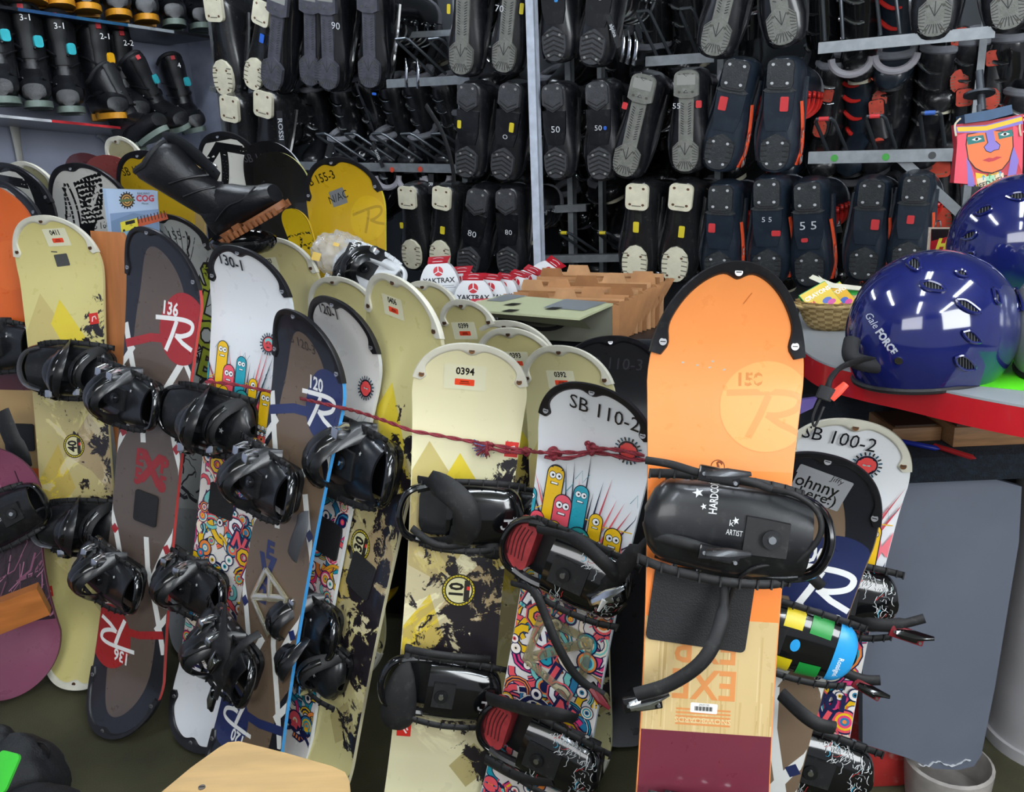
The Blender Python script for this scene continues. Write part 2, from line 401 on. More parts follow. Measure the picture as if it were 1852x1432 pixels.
# ---------------------------------------------------------------- bindings (X toe->heel, Z away from the deck)
BIND = {}
def hb_surf(s, t, W0=.064, H0=.062, off=0):
    """folded highback shell; s 0 hinge .. 1 top, t -1..1 across"""
    x = .125-.255*s
    w = W0*(1+.22*sin(pi*min(s, .8)/.8*.9))*(1 if s < .82 else sqrt(max(0.02, 1-((s-.82)/.185)**2)))
    h = H0*(1-.45*s); a = t*rad(88)
    return ((w+off)*sin(a)*1.0, x, .022+(h+off)*max(0, cos(a))**.7*(1 if s < .82 else (.55+.45*sqrt(max(0, 1-((s-.82)/.185)**2)))))
def make_binding(key, hb=BLK, base=BLK, lad=BLKM, s0=0.0, toe_st=True, adj=(.28, .36), pad=None, toe=None, deco=None, straps=True, open_=False, hoopm=BLKG, up=False, band=None):
    mb = MB()
    # baseplate with two side rails and ribs
    mb.prism(rrect(.235, .118, .03, 4, .0, 0), 0, .012, 0)
    for sg in (-1, 1):
        P = [(-.10, sg*.062, .010), (-.05, sg*.066, .022), (.03, sg*.067, .034), (.085, sg*.066, .044), (.12, sg*.058, .050)]
        mb.tube(smooth_path(P, 4), .010, 8, 0, flat=1.1, up=Vector((0, 0, 1)))
        for xx in (-.07, -.03, .01): mb.disc((xx, sg*.072, .02+.006), (0, sg, 0), .005, 1, h=.006, k=10)
        # ladder along the rail
        P = [(-.13, sg*.070, .028), (-.08, sg*.078, .046), (0, sg*.082, .058), (.07, sg*.078, .056), (.11, sg*.070, .045)]
        PP = smooth_path(P, 5); mb.tube(PP, .0075, 8, 2, flat=.4, up=Vector((0, 0, 1)))
        for q in PP[::2]: mb.box((q.x-.0015, q.y-.008, q.z+.001), (q.x+.0015, q.y+.008, q.z+.006), 2)
    root = mb.build('binding', [base, CHR, lad])
    # heel hoop
    hm = MB(); P = [(.06, -.066, .036), (.11, -.064, .044), (.145, -.045, .055), (.158, 0, .062), (.145, .045, .055), (.11, .064, .044), (.06, .066, .036)]
    hm.tube(smooth_path(P, 6), .0085, 10, 0, flat=1.5, up=Vector((0, 0, 1)))
    if band:
        P = [(.10, -.06, .05), (.14, -.045, .066), (.152, 0, .076), (.14, .045, .066), (.10, .06, .05)]; hm.tube(smooth_path(P, 6), .016, 10, 1, flat=.25, up=Vector((1, 0, .3)))
    hm.build('heel_hoop', [hoopm, band or BLK], root)
    dm = MB(); dm.disc((-.01, 0, .012), (0, 0, 1), .045, 0, h=.006, k=28); dm.disc((-.01, 0, .018), (0, 0, 1), .012, 1, h=.003)
    for a in range(4): dm.disc((-.01+.028*cos(a*pi/2+.7), .028*sin(a*pi/2+.7), .018), (0, 0, 1), .005, 1, h=.002, k=8)
    dm.build('mounting_disc', [BLKM, CHR], root)
    # toe ramp pad
    if toe:
        tm = MB(); tm.prism(rrect(.060, .105, .014, 4, .125, 0), .012, .052, 0)
        for k in range(5): tm.tube(smooth_path([(.106+.009*k, -.042, .0525), (.112+.009*k, -.01, .0525), (.108+.009*k, .03, .0525)], 4), .0014, 5, 1)
        tm.build('toe_pad', [toe, mat('toe_pad_groove', '#4a1517', .6)], root)
    # highback
    N, K = 22, 20; hm = MB(); Mx = None
    def S(s_, t_, off=0):
        y, x, z = hb_surf(s_, t_, off=off); return (x, y, z)
    if up:
        def tr(p):   # highback standing on its hinge
            d = (Vector(p)-Vector((.12, 0, .03))); R = Matrix.Rotation(rad(58), 4, 'Y'); return (R @ d)+Vector((.12, 0, .03))
    else:
        tr = Vector
    outer = [[tr(S(s0+(1-s0)*i/N, 2*k/K-1)) for k in range(K+1)] for i in range(N+1)]
    inner = [[tr(S(s0+(1-s0)*i/N, 2*k/K-1, -.005)) for k in range(K+1)] for i in range(N+1)]
    sec = [o+i_[::-1] for o, i_ in zip(outer, inner)]
    hm.loft(sec, 0, (.02, .02, .022, 1), True)
    g = Gfx()
    if deco: deco(g)
    g.lay(hm, lambda x, y, h: tr(S(max(s0, min(.985, x)), max(-.98, min(.98, -y)), .0012+h*2)), .06)
    for q in range(len(hm.m)): pass
    if deco: hm.m = [0 if c == (.02, .02, .022, 1) else 1 for c in hm.c]
    hbk = hm.build('highback', [hb, V_INK], root)
    am = MB()      # forward-lean adjuster
    T = lambda s_, t_, o: tr(S(s_, t_, o))
    am.loft([[T(adj[0]+adj[1]*i/6, t, .0012+o) for t, o in ((-.26, 0), (-.23, .006), (.23, .006), (.26, 0))] for i in range(7)], 0)
    c = T(adj[0]+adj[1]*.4, 0, .0075); n_ = (Vector(T(adj[0]+adj[1]*.4, 0, .02))-Vector(c)).normalized(); am.disc(c, n_, .015, 1, h=.004, k=18); am.disc(Vector(c)+n_*.004, n_, .006, 2, h=.003)
    am.build('lean_adjuster', [BLKM, BLK, CHR], hbk)
    # straps
    if straps:
        def strap(x0, tilt, r, h, wd, name, mt):
            sm = MB(); P = [(x0+tilt*sin(a)*.3+.02*cos(a*1), r*cos(a), .03+h*sin(a)) for a in [pi*k/14 for k in range(15)]]
            sm.tube(P, [wd*(.55+.45*sin(pi*k/14)) for k in range(15)], 10, 0, flat=.22, up=None if False else Vector((0, .01, 1)))
            # padding ridge
            sm.tube([(p[0], p[1]*1.04, p[2]+.006) for p in P[3:12]], wd*.35, 8, 1, flat=.3, up=Vector((0, .01, 1)))
            o = sm.build(name, [mt, BLKG], root)
            b = MB(); q = Vector(P[3]); b.box((q.x-.012, q.y-.004, q.z-.016), (q.x+.012, q.y+.018, q.z+.018), 0, bev=.003)
            b.tube([(q.x, q.y+.015, q.z+.016), (q.x, q.y+.024, q.z-.006), (q.x, q.y+.022, q.z-.028)], .007, 8, 0, flat=.4)
            b.build('buckle', [CHR], o); return o
        if open_:
            strap(.035, -.15, .074, .105, .034, 'ankle_strap', BLK); strap(-.085, .1, .064, .07, .022, 'toe_strap', BLKM)
        elif toe_st:
            strap(-.105, .1, .066, .045, .018, 'toe_strap', BLKM)
    BIND[key] = root; return root
def sta(g, c, r, col):
    P = [(c[0]+(r if i % 2 == 0 else r*.42)*cos(pi*i/5), c[1]+2.6*(r if i % 2 == 0 else r*.42)*sin(pi*i/5)) for i in range(10)]; g.poly(P, col)
def deco_hard(g):
    W = '#d6d6d6'
    g.text((.60, -.52), 'HARDCORE', .060, W, ang=-pi/2, sx=1.7, bold=.02)
    sta(g, (.70, -.52), .036, W); sta(g, (.66, -.30), .020, W); sta(g, (.63, -.78), .020, W)
    sta(g, (.46, -.16), .022, W); g.text((.46, .0), 'ARTIST', .09, W, ang=pi, sx=.3); g.text((.485, -.12), 'k', .1, W, ang=pi, sx=.5)
def deco_head(g):
    g.text((.86, -.25), 'PJR', .11, '#c8c8c8', ang=-pi/2, bold=.02, sx=3); g.text((.92, -.25), 'Spinnaker', .045, '#c8c8c8', ang=-pi/2, sx=3)
    g.text((.45, .1), 'A', .10, '#c0c0c0', ang=pi/2, sx=3)
def deco_scrib(col2=True):
    def f(g):
        r = random.Random(4)
        for cx, cy, sx_, sy_, n in ((.86, -.1, .08, .55, 40), (.62, .55, .10, .25, 34), (.45, -.6, .05, .16, 14)):
            for _ in range(n):
                x, y = cx+r.uniform(-sx_, sx_), cy+r.uniform(-sy_, sy_); a = r.uniform(0, 6.3); P = []
                for k in range(5): P.append((x, y)); x += .02*cos(a); y += .07*sin(a); a += r.uniform(-1.4, 1.4)
                g.stroke(P, .006, r.choice(['#b9bcbd', '#a9acad', '#d0d0d0', '#99aaaa']) if not col2 or r.random() < .75 else r.choice(['#b5292e', '#2a9fc4', '#e5e5e5']))
    return f
def deco_rasta(g):
    R_, Y_, G_ = '#b52a25', '#dfc81c', '#1c8f3a'
    for s0, s1, c in ((.42, .53, R_), (.58, .69, Y_), (.74, .85, G_)):
        for t0, t1 in ((-.82, -.28), (.28, .82)): g.poly([(1-s0, t0), (1-s0, t1), (1-s1, t1), (1-s1, t0)], c)
def deco_rasta2(g):
    R_, Y_, G_, B_ = '#b52a25', '#dfc81c', '#1c8f3a', '#2d9fe0'
    g.poly([(.98, -.95), (.98, .95), (.80, .95), (.80, -.95)], B_)
    for s0, s1, c in ((.56, .74, G_), (.34, .50, Y_), (.10, .28, R_)):
        for t0, t1 in ((-.85, -.30), (.30, .85)): g.poly([(s0, t0), (s0, t1), (s1, t1), (s1, t0)], c)
    g.circle((.48, 0), .04, B_, ry=.12); g.text((.87, -.25), 'Rossignol', .055, '#f0f0f0', ang=-pi/2, sx=2.2, bold=.02)
def deco_low(g):
    W = '#b9b9b9'; sta(g, (.72, -.1), .03, W); sta(g, (.66, .2), .02, W); g.text((.60, -.2), 'HARDCORE', .05, W, ang=-pi/2, sx=2); sta(g, (.22, -.3), .02, W)
RED_PAD = mat('red_toe_pad', '#9c2f33', .55, noise=.25, scale=60)
make_binding('hard', deco=deco_hard, toe_st=False, adj=(.14, .26))
make_binding('open', deco=deco_low, open_=True)
make_binding('upright', deco=deco_low, open_=True, up=True)
make_binding('band', open_=True, band=mat('grey_heel_band', '#6f7076', .35, metal=.5))
make_binding('head', deco=deco_head, s0=.30, toe_st=False, adj=(.36, .2), open_=False, hb=BLKG)
make_binding('scrib', deco=deco_scrib(), s0=.30, toe_st=False, adj=(.36, .30), toe=RED_PAD, hb=BLKG)
make_binding('rasta', deco=deco_rasta2, s0=.05, toe_st=False, adj=(.12, .26), hb=BLKG, hoopm=mat('blue_edge_plastic', '#16181c', .3))
BUCK = None
def add_ratchet(b, u, v, off, ang=0, cols=(CHR, BLKG), parent=None, s=1.0):
    p = b.loc(u, v, off); mb = MB(); M = Matrix.Translation(p) @ Matrix.Rotation(rad(ang), 4, 'Z') @ Matrix.Scale(s, 4)
    mb.box((-.03, -.012, -.003), (.03, .012, .006), 1, M=M, bev=.003); mb.tube([(-.02, .0, .008), (.01, .006, .012), (.042, .012, .010)], [.008, .011, .004], 8, 0, M=M, flat=.5)
    mb.box((-.012, -.008, .004), (.018, .008, .012), 0, M=M, bev=.002); mb.disc((-.022, 0, .006), (0, 0, 1), .003, 2, h=.002, k=8, M=M); mb.disc((.024, -.006, .006), (0, 0, 1), .003, 2, h=.002, k=8, M=M)
    return mb.build('ratchet_buckle', [cols[0], cols[1], CHR], parent or b.root)
# ---------------------------------------------------------------- board prints
def sticker_no(g, b, u, v, txt, w=.06, ang=0):
    g.dm = 2; c = b.px(u, v); g.rect((c[0], c[1]-.012), w*1.7, w*1.05, '#e4e0c0', ang, .003); g.layer += .5
    g.text(c, txt, w*.36, '#15130f', ang, sx=.9, bold=.035); g.rect((c[0]+sin(ang)*w*.45, c[1]-cos(ang)*w*.45), w*.8, w*.27, '#ee4a2a', ang, .002); g.layer += .5
    g.rect((c[0], c[1]-w*.42), w*.35, .0022, '#7a2413'); g.rect((c[0], c[1]-w*.50), w*.42, .0018, '#7a2413')
def head_print(b, num, show_y=None, flipx=1):
    """pale board with diamonds, ink and round number badge"""
    g = b.g; hl = b.hl
    y = hl-.21
    g.poly([(-.14, y-.13), (-.075, y), (.05, y-.17), (-.03, y-.3), (-.14, y-.25)], '#c9b874')
    g.poly([(-.01, y-.02), (.13, y-.22), (.07, y-.28), (-.045, y-.09)], '#e3cb3c')
    g.poly([(-.14, -.1), (-.05, .03), (.0, -.1), (-.09, -.2), (-.14, -.16)], '#dac03a')
    g.poly([(-.03, .0), (.06, .12), (.14, .02), (.14, -.14), (.06, -.05)], '#b39d73')
    g.poly([(-.14, -hl*.33), (-.03, -hl*.26), (-.14, -hl*.18)], '#ccb869')
    g.poly([(.02, -hl*.62), (.07, -hl*.52), (.12, -hl*.6), (.06, -hl*.7)], '#b9ab74')
def head_marks(b, num, badge=None, reds=()):
    g = b.g; g.layer = 4; g.dm = 2
    for (u, v, a) in reds:
        c = b.px(u, v); g.rect(c, .03, .032, '#d22f26', a); g.stroke([(c[0]-.006*cos(a), c[1]-.009), (c[0]-.004, c[1]+.004), (c[0]+.004, c[1]+.007), (c[0]+.008, c[1]-.002)], .0035, '#f3e6e2')
    if badge:
        c = b.px(*badge); r = .036
        g.circle(c, r, '#17140f'); g.circle(c, r*.93, '#d8c52e'); g.circle(c, r*.84, '#17140f'); g.circle(c, r*.76, '#d9d3a4')
        for k in range(30): a = 2*pi*k/30; g.rect((c[0]+r*.885*cos(a), c[1]+r*.885*sin(a)), .0016, .0038, '#2a2510', a)
        g.rect((c[0]+.017, c[1]), .012, .046, '#2a2723'); g.rect((c[0]+.020, c[1]+.006), .007, .008, '#d5382a')
        g.text((c[0]-.004, c[1]), num, .036, '#17140f', ang=pi/2, bold=.04, sx=.8)
def ross_print(b, num, acc, word, circles, legs=True, edge_dark='#1b1d25', ang=0):
    """brown board with dark rim, coloured disc and white brush R"""
    g = b.g; hl = b.hl
    for e in (1, -1):
        # dark rim: outline ring to inner oval
        N = 30; Y0 = hl*.52
        out = []; inn = []
        for k in range(N+1):
            a = pi*k/N; x = cos(a); out.append((x*.16, e*(Y0+(hl+.01-Y0)*sin(a)))); inn.append((x*b.W*.36, e*(Y0+(hl-.045-Y0)*sin(a)**.8)))
        T = []
        for k in range(N): T += [[out[k], out[k+1], inn[k+1]], [out[k], inn[k+1], inn[k]]]
        for k in range(4):
            for sg in (-1, 1):
                a0 = Y0-.03*k; a1 = Y0-.03*(k+1); w0 = b.W*(.36+.035*k); w1 = b.W*(.36+.035*(k+1))
                T += [[(sg*w0, e*a0), (sg*.16, e*a0), (sg*.16, e*a1)], [(sg*w0, e*a0), (sg*.16, e*a1), (sg*w1, e*a1)]]
        g.tri(T, lin(edge_dark) if not isinstance(edge_dark, str) else edge_dark); g.layer += .1
    for sg in (1, -1):      # ribbon and disc, point-mirrored at the two ends
        c = (circles*sg, 0)
    for e in (1, -1):
        cx, cy = e*b.W*.25, e*hl*.53; r = b.W*.31
        g.stroke([(cx, cy-e*.01), (cx-e*.07, cy-e*.012), (cx-e*.12, cy-e*.02), (cx-e*.2, cy-e*.05)], .022, acc); g.layer += .1
        g.circle((cx, cy), r, acc, ry=r*1.25); g.layer += .1
        big_r(g, (cx-e*.0, cy-e*.008), b.W*.27, '#f1f1ee', pi if e < 0 else 0, .17)
        g.text((cx-e*b.W*.16, cy+e*b.W*.23), num, b.W*.14, '#f1f1ee', pi if e < 0 else 0, sx=.8, bold=.05)
        g.layer += .1
        # white crossing bars with a red/blue check
        W_ = '#e9e9e4'
        g.stroke([(-e*b.W*.48, e*hl*.44), (-e*b.W*.22, e*hl*.22), (-e*b.W*.05, e*hl*.05)], .018, W_); g.stroke([(-e*b.W*.5, e*hl*.22), (-e*b.W*.30, e*hl*.33)], .016, W_)
        g.stroke([(e*b.W*.42, e*hl*.30), (e*b.W*.2, e*hl*.20), (e*b.W*.02, e*hl*.05)], .018, W_); g.stroke([(e*b.W*.34, e*hl*.35), (e*b.W*.52, e*hl*.25)], .014, W_)
        for sg in (-1, 1):
            P = [(sg*b.W*.50, e*hl*.20), (sg*b.W*.40, e*hl*.11), (sg*b.W*.50, e*hl*.05)]
            g.stroke([(sg*b.W*.30, e*hl*.20), (sg*b.W*.50, e*hl*.08)], .018, W_); g.rect((sg*b.W*.41, e*hl*.135), .02, .02, acc, pi/4)
    g.layer += .2
PAL = ['#1fa3b8', '#ef5a63', '#f2c21b', '#1b2350', '#f08a3c', '#7fd0c8', '#e6417d', '#2b7fa8', '#f7e8d2']
def monster(g, x, y, h, w, col, ey=1, r=None):
    g.stroke([(x, y-h), (x, y-w*.2)], w*1.12, '#15182c'); g.circle((x, y-w*.25), w*.56, '#15182c'); g.stroke([(x, y-h), (x, y-w*.25)], w, col); g.circle((x, y-w*.25), w*.5, col, n=18); g.layer += .1
    for sx in ((-.2, .2) if ey == 2 else (0,)):
        rr = w*(.19 if ey == 2 else .26); g.circle((x+sx*w, y-w*.35), rr*1.2, '#15182c', n=14); g.circle((x+sx*w, y-w*.35), rr, '#ffffff', n=14); g.circle((x+sx*w+.001, y-w*.35), rr*.4, '#101010', n=10)
    g.rect((x, y-w*.82), w*.5, w*.16, '#15182c'); g.rect((x, y-w*.81), w*.4, w*.09, '#ffffff'); g.layer += .1
def mask_sun(g, c, r):
    for k in range(20): a = 2*pi*k/20; g.rect((c[0]+r*1.2*cos(a), c[1]+r*1.2*sin(a)), r*.34, r*.15, '#1d4f63' if k % 2 else '#222', a)
    g.circle(c, r, '#15182c'); g.circle(c, r*.86, '#e2504e'); g.circle((c[0], c[1]+r*.28), r*.62, '#7cc7c3', ry=r*.45); g.circle((c[0], c[1]-r*.12), r*.55, '#d6474b', ry=r*.5)
    for sg in (-1, 1): g.rect((c[0]+sg*r*.24, c[1]+r*.08), r*.3, r*.1, '#15182c', -sg*.5)
    g.rect((c[0], c[1]-r*.4), r*.5, r*.12, '#15182c'); g.layer += .1
def skull(g, c, r, col='#2f9c9a'):
    g.circle(c, r*1.1, '#15182c', ry=r*1.2); g.circle(c, r, col, ry=r*1.1); g.rect((c[0], c[1]-r*1.15), r*1.3, r*.7, '#15182c', r=.002); g.rect((c[0], c[1]-r*1.13), r*1.15, r*.58, col, r=.002)
    for sg in (-1, 1): g.circle((c[0]+sg*r*.42, c[1]-r*.05), r*.36, '#15182c'); g.circle((c[0]+sg*r*.42, c[1]-r*.05), r*.24, '#f0a59b'); g.circle((c[0]+sg*r*.42, c[1]-r*.05), r*.1, '#15182c')
    g.poly([(c[0]-r*.12, c[1]-r*.55), (c[0]+r*.12, c[1]-r*.55), (c[0], c[1]-r*.3)], '#15182c')
    for k in range(5): g.rect((c[0]+(k-2)*r*.24, c[1]-r*1.1), r*.19, r*.3, '#eef0e6')
    g.layer += .1
def doodle_print(b, seed, ytop, sun=None, clip=.80):
    """white board: spikes and creatures above a dense field of doodles"""
    g = b.g; r = random.Random(seed); W = b.W; hl = b.hl; base = ytop-.17
    # dense doodle field below
    y1 = base-.02; y0 = -hl*clip
    g.rect((0, (y1+y0)/2), W*1.1, y1-y0, '#efe9e4'); g.layer += .1
    for _ in range(int(150*(y1-y0)/.6)):
        x, y = r.uniform(-W/2, W/2), r.uniform(y0, y1); a = r.uniform(0, 6.3); P = []
        tw = r.choice([-.5, -.3, .3, .5]); st = r.uniform(.008, .016)
        for k in range(7): P.append((x, max(y0, y))); x += st*cos(a); y += st*sin(a); a += tw+r.uniform(-.2, .2)
        wd = r.uniform(.006, .016); c = r.choice(PAL); g.stroke(P, wd*1.4, '#1b2350' if c != '#1b2350' else '#f3e9dd'); g.stroke(P, wd, c)
        if r.random() < .5: g.stroke(P, wd*.35, r.choice(PAL))
    for _ in range(int(38*(y1-y0)/.6)):
        c = (r.uniform(-W*.42, W*.42), r.uniform(y0+.03, y1-.02)); R_ = r.uniform(.010, .024)
        g.circle(c, R_*1.15, '#1b2350', n=20)
        for q in (1, .78, .58, .38, .18): g.circle(c, R_*q, r.choice(PAL), n=18)
        if r.random() < .35:
            for k in range(12): a = 2*pi*k/12; g.stroke([(c[0]+R_*1.1*cos(a), c[1]+R_*1.1*sin(a)), (c[0]+R_*1.45*cos(a), c[1]+R_*1.45*sin(a))], .0022, '#ef5a63')
    for _ in range(int(26*(y1-y0)/.6)):
        c = (r.uniform(-W*.42, W*.42), r.uniform(y0+.03, y1-.02)); q = r.uniform(.008, .013)
        g.circle(c, q*1.25, '#1b2350', n=14); g.circle(c, q, '#fff6ee', n=14); g.circle((c[0], c[1]), q*.5, r.choice(PAL), n=10); g.circle(c, q*.22, '#101010', n=8)
    g.layer += .5
    # bubble letters down the middle
    for i, ch in enumerate('ROSSIGNOL'):
        yy = y1-.10-i*.036; xx = -W*.30+i*W*.075
        if yy < y0+.02: break
        c1 = ['#ffffff', '#f2c21b', '#ffffff', '#1fa3b8', '#ef5a63', '#ffffff', '#ef5a63', '#f2c21b', '#ffffff'][i]
        g.text((xx, yy), ch, .050, '#ef5a63' if c1 != '#ef5a63' else '#1b2350', -.35, bold=.17); g.text((xx, yy), ch, .050, '#1b2350', -.35, bold=.11); g.text((xx, yy), ch, .050, c1, -.35, bold=.045)
    g.layer += .3
    # pale zone with spikes
    for k in range(17):
        x = W*(-.47+.94*k/16); h_ = .05+.09*r.random()+.05*(1-abs(k-8)/8); bx = x*.55
        g.poly([(bx-.004, base+.01), (bx+.004, base+.01), (x+(x-bx)*.4, base+h_+.02)], r.choice(['#e85a5f', '#c94550', '#20233a', '#e85a5f']))
    for k in range(9):
        x = r.uniform(-W*.4, W*.4); y = base+r.uniform(.04, .15); g.stroke([(x, y), (x+.012, y+.02), (x+.016, y-.004), (x+.028, y+.016)], .0012, '#3c8f9a')
    g.stroke([(-W*.46, base+.06), (-W*.3, base+.085), (-W*.1, base+.08), (W*.2, base+.07), (W*.45, base+.075)], .002, '#f2c21b')
    # lightning
    for dx in (0, .03): g.poly([(W*.14+dx, base-.01), (W*.24+dx, base+.055), (W*.27+dx, base+.03), (W*.37+dx, base+.075), (W*.34+dx, base+.01), (W*.28+dx, base+.02), (W*.24+dx, base-.01)], '#ee4f63' if dx == 0 else '#f07a84')
    for x, y, h_, w_, c, e in ((-.08, .155, .15, .034, 3, 2), (-.02, .13, .12, .03, 0, 2), (-.13, .10, .1, .03, 0, 2), (-.055, .10, .1, .036, 1, 2), (.02, .085, .1, .026, 2, 1), (-.155, .06, .08, .034, 2, 2), (-.105, .055, .07, .03, 1, 2), (-.065, .045, .07, .03, 2, 2), (.06, .065, .09, .034, 2, 2), (-.16, .015, .05, .04, 0, 2), (-.12, .02, .05, .028, 0, 1)):
        monster(g, x*W/.24+.012, base+y, h_, w_, {0: '#2aa3b5', 1: '#ee5a6a', 2: '#f2c21b', 3: '#f2c21b'}[c], e)
    skull(g, (.002, base+.028), .024)
    for row in range(2):
        for k in range(7):
            c = (W*.16+k*.0125, base-.022-row*.016)
            g.circle(c, .0058, '#1b2350', n=10); g.circle(c, .0046, '#f4efe8', n=10); g.circle((c[0]-.0017, c[1]), .0012, '#1b2350', n=6); g.circle((c[0]+.0017, c[1]), .0012, '#1b2350', n=6)
    for c in ((-.06, base-.012), (-.03, base-.016)): g.circle(c, .014, '#1b2350', n=14); g.circle(c, .012, '#fff', n=14); g.circle(c, .004, '#ee5a6a', n=8)
    if sun: mask_sun(g, b.px(*sun), .020)
def stomp(b, u, v, w=.09, h=.085, ang=0):
    x, y = b.px(u, v); mb = MB(); mb.prism(rrect(w, h, .008, 4), .0012, .005, 0, M=Matrix.Translation((x, y, b.th/2)) @ Matrix.Rotation(ang, 4, 'Z'))
    mb.build('stomp_pad', [mat('stomp_pad_rubber', '#1c1c1e', .7, noise=.2, bump=.4, bscale=400)], b.root)
def clear_pad(b, u, v, s=1.0, ang=0):
    x, y = b.px(u, v); mb = MB(); M = Matrix.Translation((x, y, b.th/2+.001)) @ Matrix.Rotation(rad(ang), 4, 'Z') @ Matrix.Scale(s, 4)
    for P in ([(-.05, .05), (.045, .05), (.05, -.02)], [(-.05, .05), (-.055, -.04), (.045, -.065)], [(.045, .05), (-.05, -.035)], [(-.03, .05), (.0, .0)]):
        mb.tube([(x_, y_, .004) for x_, y_ in P], .009, 8, 0, M=M, flat=.5, up=Vector((0, 0, 1)))
    o = mb.build('clear_stomp_pad', [mat('clear_plastic', '#cfc7a6', .2, trans=.75)], b.root)
# ================================================================ the room
NR = Vector((-sin(rad(28)), -cos(rad(28)), 0)); DR = Vector((cos(rad(28)), -sin(rad(28)), 0))     # boot rack front: normal and direction
PR = at(1340, 200, 2.5)
def rk(u, v, off=0.0): return hit(u, v, PR-NR*off, NR)
CRN = rk(388, 160, .85); CRN.z = 0                       # room corner
DL = Vector((-sin(rad(28)), -cos(rad(28)), 0))            # along the left wall towards the viewer
NL = Vector((cos(rad(28)), -sin(rad(28)), 0))
def lw(u, v, off=0.0): return hit(u, v, CRN+NL*off, NL)
def struct(o): o['kind'] = 'structure'; return o
mb = MB(); mb.box((-4.5, -3, -.1), (4.5, 6.5, 0)); struct(mb.build('floor', [mat('floor_carpet', '#48462f', .95, noise=.35, scale=3, bump=.6, bscale=260)]))
def wall(name, a, b, th, m, h=2.75):
    a = Vector((a.x, a.y, 0)); b = Vector((b.x, b.y, 0)); d = (b-a).normalized(); n = Vector((d.y, -d.x, 0)); mb = MB()
    q = [a, b, b-n*th, a-n*th]; mb.add([p for p in q]+[p+Vector((0, 0, h)) for p in q], [[3, 2, 1, 0], [4, 5, 6, 7], [0, 1, 5, 4], [1, 2, 6, 5], [2, 3, 7, 6], [3, 0, 4, 7]], smooth=False)
    return struct(mb.build(name, [m]))
wallm = mat('blue_grey_wall_paint', '#a4aabd', .55, noise=.12, scale=2.5)
wall('wall_left', CRN+DL*5.2, CRN, .1, wallm)
wall('wall_back', CRN, CRN+DR*6.0, .1, mat('back_wall_paint', '#454a50', .6, noise=.15, scale=2))
mb = MB(); mb.box((-4.5, -3, 2.75), (4.5, 6.5, 2.85)); struct(mb.build('ceiling', [mat('ceiling_panel', '#a6a89c', .8, noise=.1)]))
# ceiling fluorescent fittings
for i, (x, y, rz) in enumerate(((-.9, 1.2, 62), (.55, .9, 62), (1.75, .5, 62), (-.2, -.6, 62), (1.2, -1.0, 62), (-1.2, 3.0, 62))):
    t = thing('ceiling_light', 'long fluorescent ceiling light fitting', 'light', Matrix.Translation((x, y, 2.67)) @ Matrix.Rotation(rad(rz), 4, 'Z'), 'ceiling lights over the shop')
    mb = MB(); mb.box((-.64, -.09, .02), (.64, .09, .08), bev=.008); mb.build('housing', [mat('white_enamel', '#d8d8d4', .4)], t)
    for s_ in (-.045, .045): mb = MB(); mb.cyl((-.60, s_, 0), (.60, s_, 0), .014, 12); mb.build('tube', [mat('fluorescent_tube', '#eaf3ff', .4, emit=46)], t)
# ================================================================ the boards
HB = '#d5ca86'; HB2 = '#e0d9a8'
GRP = 'rental snowboards leaning in rows'
# ---- front left: pale 140
A = Board('pale yellow snowboard tagged 0411, leftmost of the pale ones with diamonds and black ink print', (105, 397), (163, 1228), W=.285, px=150, group=GRP, mid=700, lean=12)
head_print(A, '140'); head_marks(A, '40', (136, 806), [(172, 576, .1), (90, 1068, .1+pi)]); sticker_no(A.g, A, 120, 424, '0411', .045)
c = A.px(119, 471); A.g.rect(c, .045, .034, '#4a4a48', .06, .003); A.g.rect((c[0]-.018, c[1]+.024), .02, .003, '#4a4a48', -.1)
A.finish('#d8cc86', '#ddd39a', guard='white', splat=(3.1, -.005))
A.bind('band', 152, 668, flip=True, ang=-4, sc=.98); A.bind('band', 170, 945, flip=True, ang=0, sc=.98)
